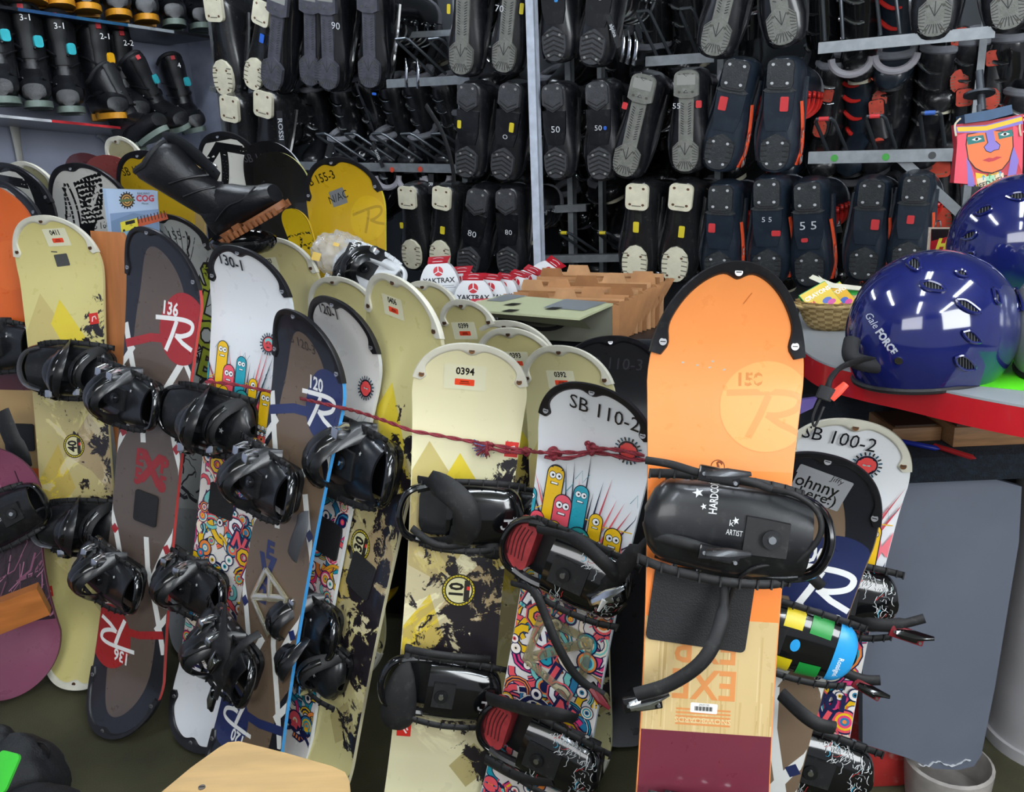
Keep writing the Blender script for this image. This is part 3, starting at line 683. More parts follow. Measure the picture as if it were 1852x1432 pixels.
# ---- brown 136
B = Board('brown snowboard with red disc marked 136 beside the pale 0411 board', (308, 418), (225, 1308), W=.27, tipf=.66, px=128, group=GRP, mid=700, lean=13)
def ross_full(b, num, acc, cyd, rr, word=None):
    g = b.g; hl = b.hl; W = b.W
    W_ = '#e4e4df'
    for e in (1, -1):
        N = 30; Y0 = hl-.30; out = []; inn = []
        for k in range(N+1):
            a = pi*k/N; x = cos(a); out.append((x*.17, e*(Y0+(hl+.01-Y0)*sin(a)))); inn.append((x*W*.34, e*(Y0+(hl-.042-Y0)*sin(a)**.8)))
        T = []
        for k in range(N): T += [[out[k], out[k+1], inn[k+1]], [out[k], inn[k+1], inn[k]]]
        for k in range(4):
            a0 = Y0-.022*k; a1 = Y0-.022*(k+1); w0 = W*(.34+.045*k); w1 = W*(.34+.045*(k+1))
            for sg in (-1, 1): T += [[(sg*w0, e*a0), (sg*.17, e*a0), (sg*.17, e*a1)], [(sg*w0, e*a0), (sg*.17, e*a1), (sg*w1, e*a1)]]
        g.layer = 1; g.tri(T, '#1c1e26'); g.layer = 1.3
        cx, cy = e*W*.30, e*(hl-cyd); d = -e
        # white bars
        g.stroke([(-e*W*.47, cy+d*.02), (-e*W*.33, cy+d*.12), (-e*W*.14, cy+d*.24), (-e*W*.08, cy+d*.32)], .019, W_); g.stroke([(-e*W*.5, cy+d*.14), (-e*W*.33, cy+d*.075)], .017, W_)
        g.stroke([(e*W*.33, cy+d*.085), (e*W*.12, cy+d*.18), (e*W*.02, cy+d*.24)], .020, W_); g.stroke([(e*W*.38, cy+d*.085), (e*W*.5, cy+d*.125)], .014, W_)
        for sg in (-1, 1):
            q = [(sg*W*.52, e*(hl*.30)), (sg*W*.36, e*(hl*.20)), (sg*W*.46, e*hl*.12)]
            q = [(sg*W*.22, e*hl*.34), (sg*W*.36, e*hl*.20), (sg*W*.48, e*hl*.11)]
            g.stroke(q, .019, W_); g.layer += .2; g.rect((sg*W*.37, e*hl*.20), .021, .021, acc, .9*sg*e); g.layer += .1
        g.layer = 2.2; P = [(cx, cy-e*rr*.55), (cx-e*.06, cy-e*rr*.42), (cx-e*.11, cy-e*rr*.5), (cx-e*.2, cy-e*rr*.9)]
        g.stroke(P, .022, acc); g.layer += .1; g.circle((cx, cy), rr, acc, ry=rr*1.12, n=36); g.layer += .2
        big_r(g, (cx-e*.030, cy-e*.012), rr*.84, '#f1f1ee', pi if e < 0 else 0, .17); g.text((cx-e*rr*.62, cy+e*rr*.52), num, rr*.5, '#f1f1ee', pi if e < 0 else 0, sx=.85, bold=.03)
        g.layer += .2
ross_full(B, '136', '#a3262a', .235, .082)
c = B.px(276, 850)
for dx, dy, t, a, h_ in ((-.046, .022, 'E', 0, .050), (.0, .0, 'X', 0, .10), (.046, .022, 'P', 0, .050), (-.046, -.03, '5', 0, .050), (.046, -.028, '5', 0, .050)):
    B.g.text((c[0]+dx, c[1]+dy), t, h_, '#8f2022', a, bold=.06)
B.finish('#5d5048', '#c3423f', guard='black', gw=.75, rough=.4)
stomp(B, 268, 918, .085, .085)
B.bind('open', 248, 712, ang=-3, sc=.92); B.bind('open', 218, 1030, ang=-8, sc=.92)
# ---- white doodle 130
Cb = Board('white doodle print snowboard handwritten 130-1, left of the blue disc 120 board', (468, 450), (380, 1330), W=.265, px=138, group=GRP, mid=620, lean=12)
doodle_print(Cb, 3, Cb.hl-.235, sun=(491, 622), clip=.72); Cb.g.text(Cb.px(447, 476), '130-1', .031, '#16161a', -.1, bold=.02)
Cb.finish('#e9ebee', '#d6dde4', guard='black'); stomp(Cb, 405, 905, .085, .085)
Cb.g = Gfx(); c = Cb.px(457, 955)
Cb.bind('open', 408, 755, ang=2, sc=1.0, flip=True); Cb.bind('open', 362, 1045, ang=-4, sc=.92)
# ---- brown blue 120
D = Board('brown snowboard with dark blue disc marked 120 and light blue edge', (580, 568), (432, 1444), W=.26, tipf=.66, px=118, group=GRP, mid=900, lean=13)
ross_full(D, '120', '#25305f', .187, .072)
D.g.text(D.px(565, 622), 'SB 120-3', .026, '#2b2320', -.1, bold=.0); c = D.px(490, 1035)
for dy, t, h_ in ((.05, 'E', .05), (-.0, 'V', .08), (-.06, '2', .05)): D.g.text((c[0]-.01, c[1]+dy), t, h_, '#25305f', .1, bold=.06)
D.finish('#6d5b4a', '#3f97d6', guard='black', gw=.75, rough=.4)
D.bind('open', 500, 862, ang=-2, sc=.92); D.bind('open', 432, 1170, ang=-12, sc=.95); clear_pad(D, 493, 1085, 1.0, -20)
D.strap('loose_ankle_strap', [(548, 925, .035), (545, 955, .045), (534, 985, .04), (528, 1008, .03)], [.006]+[.021]*17+[.012], flat=.25, m=mat('grey_strap_rubber', '#45474b', .55), n=6)
D.strap('hanging_toe_strap', [(405, 1105, .07), (402, 1150, .11), (395, 1205, .115), (392, 1235, .10)], [.022]*7+[.036]*8+[.03, .026, .02, .012], flat=.25, n=6)
D.strap('hanging_ladder', [(470, 1145, .09), (440, 1165, .12), (412, 1205, .12), (390, 1260, .10)], .010, flat=.4)
add_ratchet(D, 388, 1200, .135, 60, s=.9); add_ratchet(D, 385, 1268, .09, 80, s=.8)
# ---- pale 130 (0406)
E = Board('pale snowboard tagged 0406, tall and narrow with badge 30 and black stomp pad', (757, 507), (557, 1444), W=.27, px=122, group=GRP, mid=700, lean=13)
head_print(E, '130'); head_marks(E, '30', (655, 985), [(541, 1250, pi-.1)]); sticker_no(E.g, E, 735, 548, '0406', .042)
E.finish('#d9cf92', '#cfc8a6', guard='white', splat=(7.7, .02)); stomp(E, 657, 1040, .085, .085, -.1)
E.bind('open', 668, 830, ang=4, sc=1.05, flip=False); E.bind('open', 592, 1176, flip=True, ang=-10, sc=.92)
# ---- white doodle 120 behind
F = Board('white doodle print snowboard handwritten 120-1, behind the blue disc 120 board', (646, 545), (490, 1402), W=.255, px=116, group=GRP, mid=640, lean=11)
doodle_print(F, 9, F.hl-.23, sun=(668, 702), clip=.74); F.g.text(F.px(630, 566), '120-1', .028, '#16161a', -.06, bold=.02)
F.finish('#e4e1dc', '#cfd3d6', guard='black'); stomp(F, 598, 972, .085, .085)
F.bind('open', 575, 1110, sc=.85)
# ---- pale 110 (0394)
Lb = Board('pale snowboard tagged 0394, widest front pale one with round badge 10', (857, 620), (782, 1547), W=.235, px=199, sign=-1, tipf=.46, group=GRP, mid=690, lean=12)
head_print(Lb, '110'); head_marks(Lb, '10', (830, 1066), [(926, 812, -.02), (731, 1316, pi)]); sticker_no(Lb.g, Lb, 843, 669, '0394', .050)
Lb.finish('#e6dfb6', '#e1dcb8', guard='white', splat=(1.3, .02))
Lb.bind('head', 848, 922, flip=True, sc=.88, ang=2); Lb.bind('head', 812, 1232, flip=True, sc=.88, ang=-6)
Lb.strap('ankle_strap', [(757, 868, .03), (800, 880, .10), (842, 920, .12), (838, 965, .10), (770, 985, .03)], [.010]*4+[.026]*16+[.010]*5, flat=.3, n=6)
Lb.strap('hanging_toe_strap', [(740, 1165, .05), (733, 1205, .055), (724, 1255, .055), (716, 1318, .05)], [.007]*5+[.010, .014, .019, .023, .026, .029, .032, .034, .036, .037, .037, .034, .027, .014], flat=.3, n=6)
Lb.strap('ladder_arm', [(733, 1172, .055), (780, 1182, .07), (850, 1190, .06), (885, 1192, .04)], .0085, flat=.5)
Lb.strap('side_arm', [(745, 955, .05), (790, 985, .07), (850, 985, .05)], .008, flat=.5)
Lb.strap('loose_toe_pad', [(862, 988, .03), (890, 996, .045), (922, 996, .03)], [.012]*4+[.018]*5+[.012]*4, flat=.4)
# ---- doodle 110
O = Board('white doodle print snowboard handwritten SB 110-2 with red toe pads, beside the orange board', (1097, 691), (938, 1582), W=.235, px=190, sign=-1, tipf=.5, group=GRP, mid=900, lean=12)
doodle_print(O, 21, O.hl-.175, sun=(1143, 812), clip=.9); O.g.text(O.px(1109, 742), 'SB 110-2', .036, '#1b1b20', -.13, sx=.95, bold=.0)
O.finish('#eceff2', '#c9d3da', guard='black')
O.bind('scrib', 1050, 1020, flip=True, sc=.92, ang=-10); O.bind('scrib', 1003, 1343, flip=True, sc=.92, ang=-8); clear_pad(O, 1015, 1180, 1.15, -8)
O.strap('hanging_strap', [(925, 1054, .05), (965, 1070, .07), (985, 1110, .07), (1010, 1170, .07), (1045, 1225, .06), (1092, 1257, .05)], [.006]*6+[.010]*20+[.009]*5, flat=.5)
add_ratchet(O, 1080, 1255, .05, -40, cols=(mat('dark_red_plastic', '#7c1c26', .35), BLKG), s=.8)
O.strap('crossing_strap', [(972, 957, .08), (1040, 975, .12), (1095, 1020, .13), (1120, 1052, .11)], [.008]*6+[.014]*13, flat=.4)
O.strap('raised_strap', [(1172, 975, .14), (1140, 1008, .13), (1108, 1050, .11), (1080, 1078, .08)], [.006]*4+[.016]*11+[.01]*4, flat=.35)
O.strap('lower_crossing_strap', [(882, 1262, .07), (950, 1282, .11), (1010, 1292, .12), (1040, 1300, .10)], .014, flat=.35)
O.strap('bottom_strap', [(878, 1372, .05), (940, 1405, .06), (1000, 1412, .06)], .012, flat=.4)
add_ratchet(O, 1095, 1080, .13, 30, s=1.1)
mb = MB(); mb.tube([O.loc(1094, 1085, .15), O.loc(1082, 1105, .15)], [.007, .003], 8, 0, flat=.5); mb.build('lever', [mat('white_plastic', '#d8d8d4', .3)], O.root)
# ---- big orange 150
P = Board('big orange snowboard with pale band and maroon foot, tallest at the front', (1321, 484), (1240, 1985), W=.236, yaw=-4, group=GRP, tipf=.75, ex=2.05, lean=13.5)
g = P.g; y1 = P.px(1290, 1118)[1]; y2 = P.px(1270, 1322)[1]; ym = P.px(1300, 848)[1]
g.poly([(-.2, ym), (.2, ym), (.2, y1), (-.2, y1)], '#fb8a3c'); g.layer = 1.4
g.poly([(-.2, y1), (.2, y1), (.2, y2), (-.2, y2)], '#d3b883'); g.layer = 1.6
r_ = random.Random(5)
for k in range(60):
    x = r_.uniform(-.11, .11); ya = r_.uniform(y2, y1); yb = max(y2, ya-r_.uniform(.05, .2)); g.poly([(x, ya), (x+r_.uniform(.001, .004), ya), (x+.002, yb), (x, yb)], r_.choice(['#c9ac74', '#dcc492', '#cdb27b', '#c2a46c']))
g.poly([(-.2, y1), (-.112, y1), (-.112, y2), (-.2, y2)], '#d9cd9a'); g.poly([(.2, y1), (.112, y1), (.112, y2), (.2, y2)], '#d9cd9a')
g.poly([(-.2, y2), (.2, y2), (.2, -1), (-.2, -1)], '#6e2b3a'); g.layer = 3
c = P.px(1384, 735); g.circle(c, .070, '#f6a55e', n=40); g.layer = 3.4; big_r(g, (c[0]-.004, c[1]-.006), .058, '#ea9550', -.05, .17); g.text((c[0]-.028, c[1]+.040), '150', .024, '#cf8240', .05, bold=.04)
c = P.px(1297, 843); g.circle(c, .011, '#7d3a17', n=24); g.circle(c, .0095, '#f79a52', n=24); g.text(c, 'S', .02, '#7d3a17', -.4, bold=.03)
c = P.px(1275, 1205); OR_ = '#d98f52'
for k in range(5): g.rect((c[0], c[1]+.098-.006*k), .085, .003, OR_); g.rect((c[0], c[1]-.068-.006*k), .085, .003, OR_)
for k in range(6): g.rect((c[0]-.038, c[1]+.06-.006*k), .006, .003, OR_)
g.text((c[0], c[1]+.033), 'EXP', .058, OR_, pi, sx=.85, bold=.02); g.text((c[0], c[1]-.025), 'EXE', .058, OR_, pi, sx=.9, bold=.02)
g.text((c[0], c[1]-.085), 'SNOWBOARDS', .011, '#e8cf9e', pi); c = P.px(1272, 1278); g.rect(c, .042, .016, '#f2f0ea', -.02, .002); g.layer += .3
for k in range(16): g.rect((c[0]-.014+.0018*k, c[1]-.001), .0008+.0005*(k*7 % 3), .007, '#222222')
g.text((c[0], c[1]+.0055), '0514747', .004, '#222222', pi)
for u, v, a in ((1260, 660, 0), (1282, 664, .3), (1287, 653, 0), (1308, 668, .4), (1234, 655, 0)): g.rect(P.px(u, v), .004, .0025, '#b9b2a6', a)
for u, v in ((1343, 540),): c = P.px(u, v); g.stroke([(c[0]-.006, c[1]-.01), (c[0]+.004, c[1]+.006)], .001, '#c46a34')
P.finish('#f39552', '#d9812f', guard='black')
P.bind('hard', 1303, 944, sc=.94, ang=-5, flip=False); P.bind('hard', 1298, 1510, sc=.94, ang=-5); stomp(P, 1265, 1097, .155, .12, -.09)
P.strap('hanging_heel_strap', [(1310, 1058, .035), (1306, 1120, .06), (1275, 1190, .07), (1215, 1235, .06), (1150, 1256, .05)], [.007]*5+[.0115]*20, flat=.5)
P.strap('hanging_wire', [(1430, 1018, .06), (1370, 1025, .07), (1335, 1048, .05), (1320, 1080, .03), (1312, 1108, .02)], .0032, flat=1)
P.strap('ladder_strap', [(1168, 832, .05), (1215, 840, .07), (1270, 856, .09), (1340, 866, .09), (1395, 884, .08)], .006, flat=.5)
P.strap('long_heel_cable', [(1395, 885, .07), (1440, 895, .09), (1478, 925, .09), (1484, 965, .09), (1455, 1005, .08), (1420, 1018, .07), (1330, 1003, .06), (1262, 985, .06)], .0045, flat=.8)
P.strap('toe_ladder', [(1185, 970, .05), (1240, 982, .07), (1300, 1000, .07), (1360, 1004, .06)], .009, flat=.5)
add_ratchet(P, 1162, 1270, .03, 12, s=1.0); add_ratchet(P, 1300, 1003, .09, -8, cols=(BLK, BLKG)); add_ratchet(P, 1300, 860, .10, -8, cols=(BLK, BLKG))
# ---- right pair
Q = Board('white doodle snowboard handwritten SB 100-2 with cream tip guard under the counter edge', (1541, 752), (1385, 1600), W=.235, yaw=-15, group=GRP, lean=12)
doodle_print(Q, 33, Q.hl-.10, sun=(1563, 836), clip=.85); Q.g.text(Q.px(1512, 786), 'SB 100-2', .034, '#1b1b20', -.06, sx=.95, bold=.0)
Q.g.text(Q.px(1502, 1262), '100', .04, '#1b2350', pi, bold=.05)
Q.finish('#e8eaec', '#c9cdd0', guard='white')
Q.bind('scrib', 1505, 1064, flip=True, sc=.88, ang=0); Q.bind('scrib', 1462, 1360, flip=True, sc=.92, ang=-8)
Q.strap('hanging_strap', [(1530, 1118, .06), (1570, 1128, .09), (1620, 1130, .10), (1672, 1118, .10)], [.010]*6+[.013]*8+[.009]*5, flat=.5)
add_ratchet(Q, 1640, 1147, .10, -8, cols=(BLKG, mat('dark_red_plastic', '#7c1c26', .35)))
Q.strap('second_strap', [(1482, 1190, .07), (1520, 1212, .09), (1560, 1228, .09), (1592, 1230, .09)], .010, flat=.5); add_ratchet(Q, 1568, 1245, .09, -20, cols=(BLKG, mat('dark_red_plastic', '#7c1c26', .35)), s=.9)
R_b = Board('brown snowboard with blue disc marked 100 and grey tape note by the counter', (1492, 808), (1262, 1690), W=.235, yaw=-15, tipf=.66, group=GRP, lean=13)
ross_full(R_b, '100', '#232c55', .232, .078); c = R_b.px(1478, 872)
R_b.g.layer = 4; R_b.g.rect(c, .092, .062, '#9b9da1', -.16, .003); R_b.g.layer = 4.6
R_b.g.text((c[0]-.008, c[1]+.003), 'Johnny', .030, '#141414', -.12, bold=.01, sx=.85); R_b.g.text((c[0]+.002, c[1]-.018), 'here:)', .024, '#141414', -.1, bold=.01); R_b.g.text((c[0]+.024, c[1]+.021), 'Jiffy', .013, '#2a2a2a', -.2)
R_b.finish('#7a6653', '#1c1e26', guard='black', gw=.75, rough=.4)
R_b.bind('rasta', 1436, 1140, flip=True, sc=.80, ang=-4)
R_b.strap('side_arm', [(1415, 1040, .05), (1460, 1040, .07), (1485, 1060, .06)], .010, flat=.6)
R_b.strap('lower_strap', [(1413, 1255, .06), (1450, 1290, .09), (1480, 1310, .1), (1508, 1316, .09)], .013, flat=.5)
# ---- second row, mostly hidden
def plain_head(label, top, zt, px, num=None, nuv=None, guard='white', base='#cfc48a', bot=(-.05, -.3), L=1.3, **k):
    b = Board(label, top, bot, zt=zt, px=px, group=GRP, L=None, W=.27, yaw=-30, **k)
    if num: sticker_no(b.g, b, nuv[0], nuv[1], num, .042)
    b.g.layer = 1; b.g.dm = 0
    head_print(b, ''); b.finish(base, '#cfc8a2', guard=guard, splat=(random.uniform(0, 9), .0)); return b
plain_head('pale snowboard tagged 0403 behind the white 130-1 board', (517, 436), 2.62, 126, '0403', (500, 474))
plain_head('pale snowboard with cream tip guard standing behind the white 120-1 board', (629, 505), 2.50, 126)
plain_head('pale snowboard with cream guard right behind the 0406 board', (789, 513), 2.40, 104)
plain_head('pale snowboard tagged 0399 between the 0406 and 0393 boards', (859, 546), 2.24, 98, '0399', (851, 590))
plain_head('pale snowboard tagged 0393 behind the 0394 board', (943, 596), 2.14, 150, '0393', (944, 643))
plain_head('pale snowboard tip with cream guard just behind the 0393 board', (935, 583), 2.22, 158)
M_ = plain_head('pale snowboard tagged 0392 behind the SB 110-2 board', (1033, 627), 2.05, 164, '0392', (1024, 677), base='#d3ca96')
M_.bind('open', 950, 925, sc=.8, flip=True)
N_ = Board('black snowboard ending in 0-3 behind the 0392 and orange boards', (1098, 610), (0, 0), zt=2.20, px=200, sign=1, group=GRP)
N_.g.text(N_.px(1108, 658), 'SB 110-3', .036, '#3c3c40', -.1); N_.finish('#232325', '#1a1a1c', guard='black', ends=(1,), rough=.45)
# ---- left back row
def back(label, top, zt, px, base, fn=None, guard='black', edge=None, lean=12, **k):
    b = Board(label, top, (0, 0), zt=zt, px=px, group=GRP, W=.29, lean=lean, yaw=-27, **k); b.g.layer = 1
    if fn: fn(b)
    b.finish(base, edge or base, guard=guard, ends=(1,)); return b
def pr_R(b):
    g = b.g; g.rect((-.01, b.hl-.12), .22, .19, '#d9d7cd', 0, .05); g.layer += .2; g.stroke([(-.12, b.hl-.10), (-.02, b.hl-.04), (.10, b.hl-.07)], .03, '#141416'); g.stroke([(.0, b.hl-.04), (-.05, b.hl-.2)], .035, '#141416'); g.circle((.06, b.hl-.2), .05, '#d9d7cd', ry=.04)
def pr_amp(b):
    g = b.g; W_ = '#dcdad2'; K_ = '#121214'; h = b.hl; g.rect((0, h-.2), .3, .46, W_); g.layer += .2
    g.poly([(-.03, h-.05), (.12, h-.03), (.05, h-.16), (.08, h-.2), (.0, h-.28), (-.06, h-.2), (-.04, h-.12)], K_)
    for a, bb in (((-.14, h-.2), (-.10, h-.09)), ((-.10, h-.09), (-.07, h-.05)), ((-.09, h-.30), (-.09, h-.06)), ((-.06, h-.33), (-.06, h-.05)), ((-.13, h-.15), (-.10, h-.15)), ((-.14, h-.26), (-.1, h-.22))): g.stroke([a, bb], .010, K_)
    g.layer += .2; g.stroke([(.0, h-.14), (.08, h-.07)], .016, W_); g.circle((.055, h-.215), .05, W_, ry=.04); g.text((.035, h-.195), 'SB 160', .030, '#141414', bold=.01)
def pr_y(txt, tape=None, pos=None):
    def f(b):
        g = b.g; g.text(b.px(*pos) if pos else (0, b.hl-.08), txt, .032, '#1c1808', -.03 if not tape else .12, bold=.01)
        if tape:
            c = b.px(*tape[0]); g.rect(c, .062, .050, '#77797a', .16, .002); g.layer += .3; g.text(c, 'N/AC', .030, '#17181a', .2)
            c = b.px(*tape[1]); g.circle(c, .072, '#cba61b', n=36); g.layer += .3; big_r(g, c, .06, '#a9881a', .1, .15)
    return f
def pr_slayer(b):
    g = b.g; r = random.Random(8); h = b.hl; g.rect((0, h-.45), .3, .9, '#a9aca8'); g.layer += .2
    for k in range(9): a = rad(50+10*k); g.stroke([(.0, h-.20), (.15*cos(a), h-.20+.17*sin(a))], .0025, '#1c1c1e')
    for k in range(90):
        x, y, a = r.uniform(-.12, .13), r.uniform(h-.9, h-.1), r.uniform(0, 6.3); Pp = []
        for q in range(6): Pp.append((x, y)); x += .016*cos(a); y += .016*sin(a); a += r.uniform(-.9, .9)
        g.stroke(Pp, r.choice([.003, .006, .012]), '#1c1c1e')
    g.layer += .2
    for i, ch in enumerate('SLOB'): 
        c = (b.px(375, 505+i*52)); g.text(c, ch, .10, '#17181a', -.4, bold=.09); g.text(c, ch, .10, '#8f9a2f', -.4, bold=.03)
    g.text(b.px(330, 428), 'SB 155-1', .032, '#1a1a1c', -.1)
def pr_tribe(b):
    g = b.g; r = random.Random(3)
    for k in range(26):
        y = b.hl-.42-.02*k
        for sg in (-1, 1): g.stroke([(sg*.02, y), (sg*.08, y+.004), (sg*.09, y-.012)], .003, '#8e8432')
back('black snowboard with thin white rim behind the snowboard boot', (496, 262), 3.06, 104, '#17171a', lambda b: b.g.text(b.px(478, 290), 'SB 165', .034, '#4c4c50', -.1), None, '#cfd3d6')
back('black snowboard with pale yellow rim and dim line print', (512, 281), 2.98, 98, '#1d1c1a', pr_tribe, None, '#d9d38a')
back('mustard yellow snowboard handwritten SB 155-3 with grey tape patch', (622, 293), 2.84, 138, '#c39c1c', pr_y('SB 155-3', ((617, 358), (668, 395)), (592, 327)), 'black', '#d8c43a')
back('small yellow and black snowboard tip between the dark and mustard boards', (548, 381), 2.90, 46, '#221f18', lambda b: (b.g.rect((0, b.hl-.08), .3, .16, '#dcb81c', 0), big_r(b.g, (0, b.hl-.11), .06, '#1a1a1a')), None, '#c9a92a')
back('black and white snowboard tip with handwriting behind the boot shaft', (418, 247), 3.16, 112, '#1a1a1c', pr_R, 'black')
back('pale wood toned snowboard tip handwritten SB 60 behind the yellow one', (325, 262), 3.10, 76, '#b79a63', lambda b: b.g.text(b.px(318, 275), 'SB 160', .03, '#1a1a1a', .4), None)
back('pale khaki snowboard tip with one screw under the fallen boot', (237, 255), 3.14, 60, '#a9a17c', None, 'white')
back('mustard yellow snowboard handwritten SB 155-4 above the brochures', (278, 281), 2.90, 128, '#bd991d', pr_y('SB 155-4', None, (264, 312)), 'black')
back('dull red snowboard tip right behind the SB 155-4 board', (212, 287), 3.04, 116, '#8d4440', None, None, '#a95048')
back('dark red snowboard tip leftmost behind the white and black ones', (172, 283), 3.08, 96, '#5c2c2f', None, None, '#241618')
back('white snowboard with bold black shapes handwritten SB 160', (160, 302), 2.86, 148, '#dcdad2', pr_amp, 'black', lean=10)
back('khaki snowboard tip with notched guard behind the black and white ones', (66, 300), 2.98, 86, '#9f986c', None, 'white')
back('black and white snowboard with looping ring print at the left edge', (28, 303), 2.84, 130, '#19191b', pr_R, 'black')
back('black and white snowboard lower at the far left edge', (12, 332), 2.78, 122, '#19191b', pr_R, 'black')
back('grey and green graffiti snowboard behind the brown 136 board', (322, 394), 2.62, 128, '#8f928f', pr_slayer, 'black')
# ---- far left: orange/maroon board and two purple boards
S = Board('orange and maroon snowboard at the far left edge', (-14, 336), (30, 1180), W=.29, px=150, sign=-1, group=GRP, mid=500, lean=11)
g = S.g; yb = S.px(30, 590)[1]; yc = S.px(30, 705)[1]; yd = S.px(40, 845)[1]
g.poly([(-.2, yb), (.2, yb), (.2, yc), (-.2, yc)], '#4a1820'); g.poly([(-.2, yc), (.2, yc), (.2, yd), (-.2, yd)], '#a98a58'); g.layer = 2; g.circle(S.px(20, 480), .075, '#df6a28')
S.finish('#d9621f', '#a9481a', guard='black', ends=(-1,)); stomp(S, 47, 790, .07, .085); S.bind('open', 12, 625, sc=.95)
S.strap('hanging_strap', [(2, 745, .09), (20, 790, .10), (38, 830, .09), (45, 860, .05)], [.03]*8+[.035]*6+[.02]*5, flat=.3)
def pr_purple(b):
    g = b.g; r = random.Random(6)
    for k in range(130):
        x, y, a = r.uniform(-.15, .15), r.uniform(-b.hl*.45, b.hl*.5), r.uniform(.2, 1.2); g.stroke([(x, y), (x+.05*cos(a), y+.05*sin(a)), (x+.10*cos(a+.3), y+.10*sin(a+.3))], r.choice([.0015, .003, .006]), r.choice(['#7e4a63', '#1b1418', '#2a1a22', '#a56c86', '#231820']))
T_ = Board('purple pink snowboard with dark scratch print lowest at the far left', (-40, 800), (22, 1250), W=.30, px=205, sign=-1, group=GRP, mid=1000, lean=14)
T_.g.rect((0, .0), .4, T_.hl*.9, '#33202c'); T_.g.layer = 2; pr_purple(T_); T_.finish('#84485f', '#5c3346', guard=None); T_.bind('hard', 20, 935, sc=.95, ang=20)
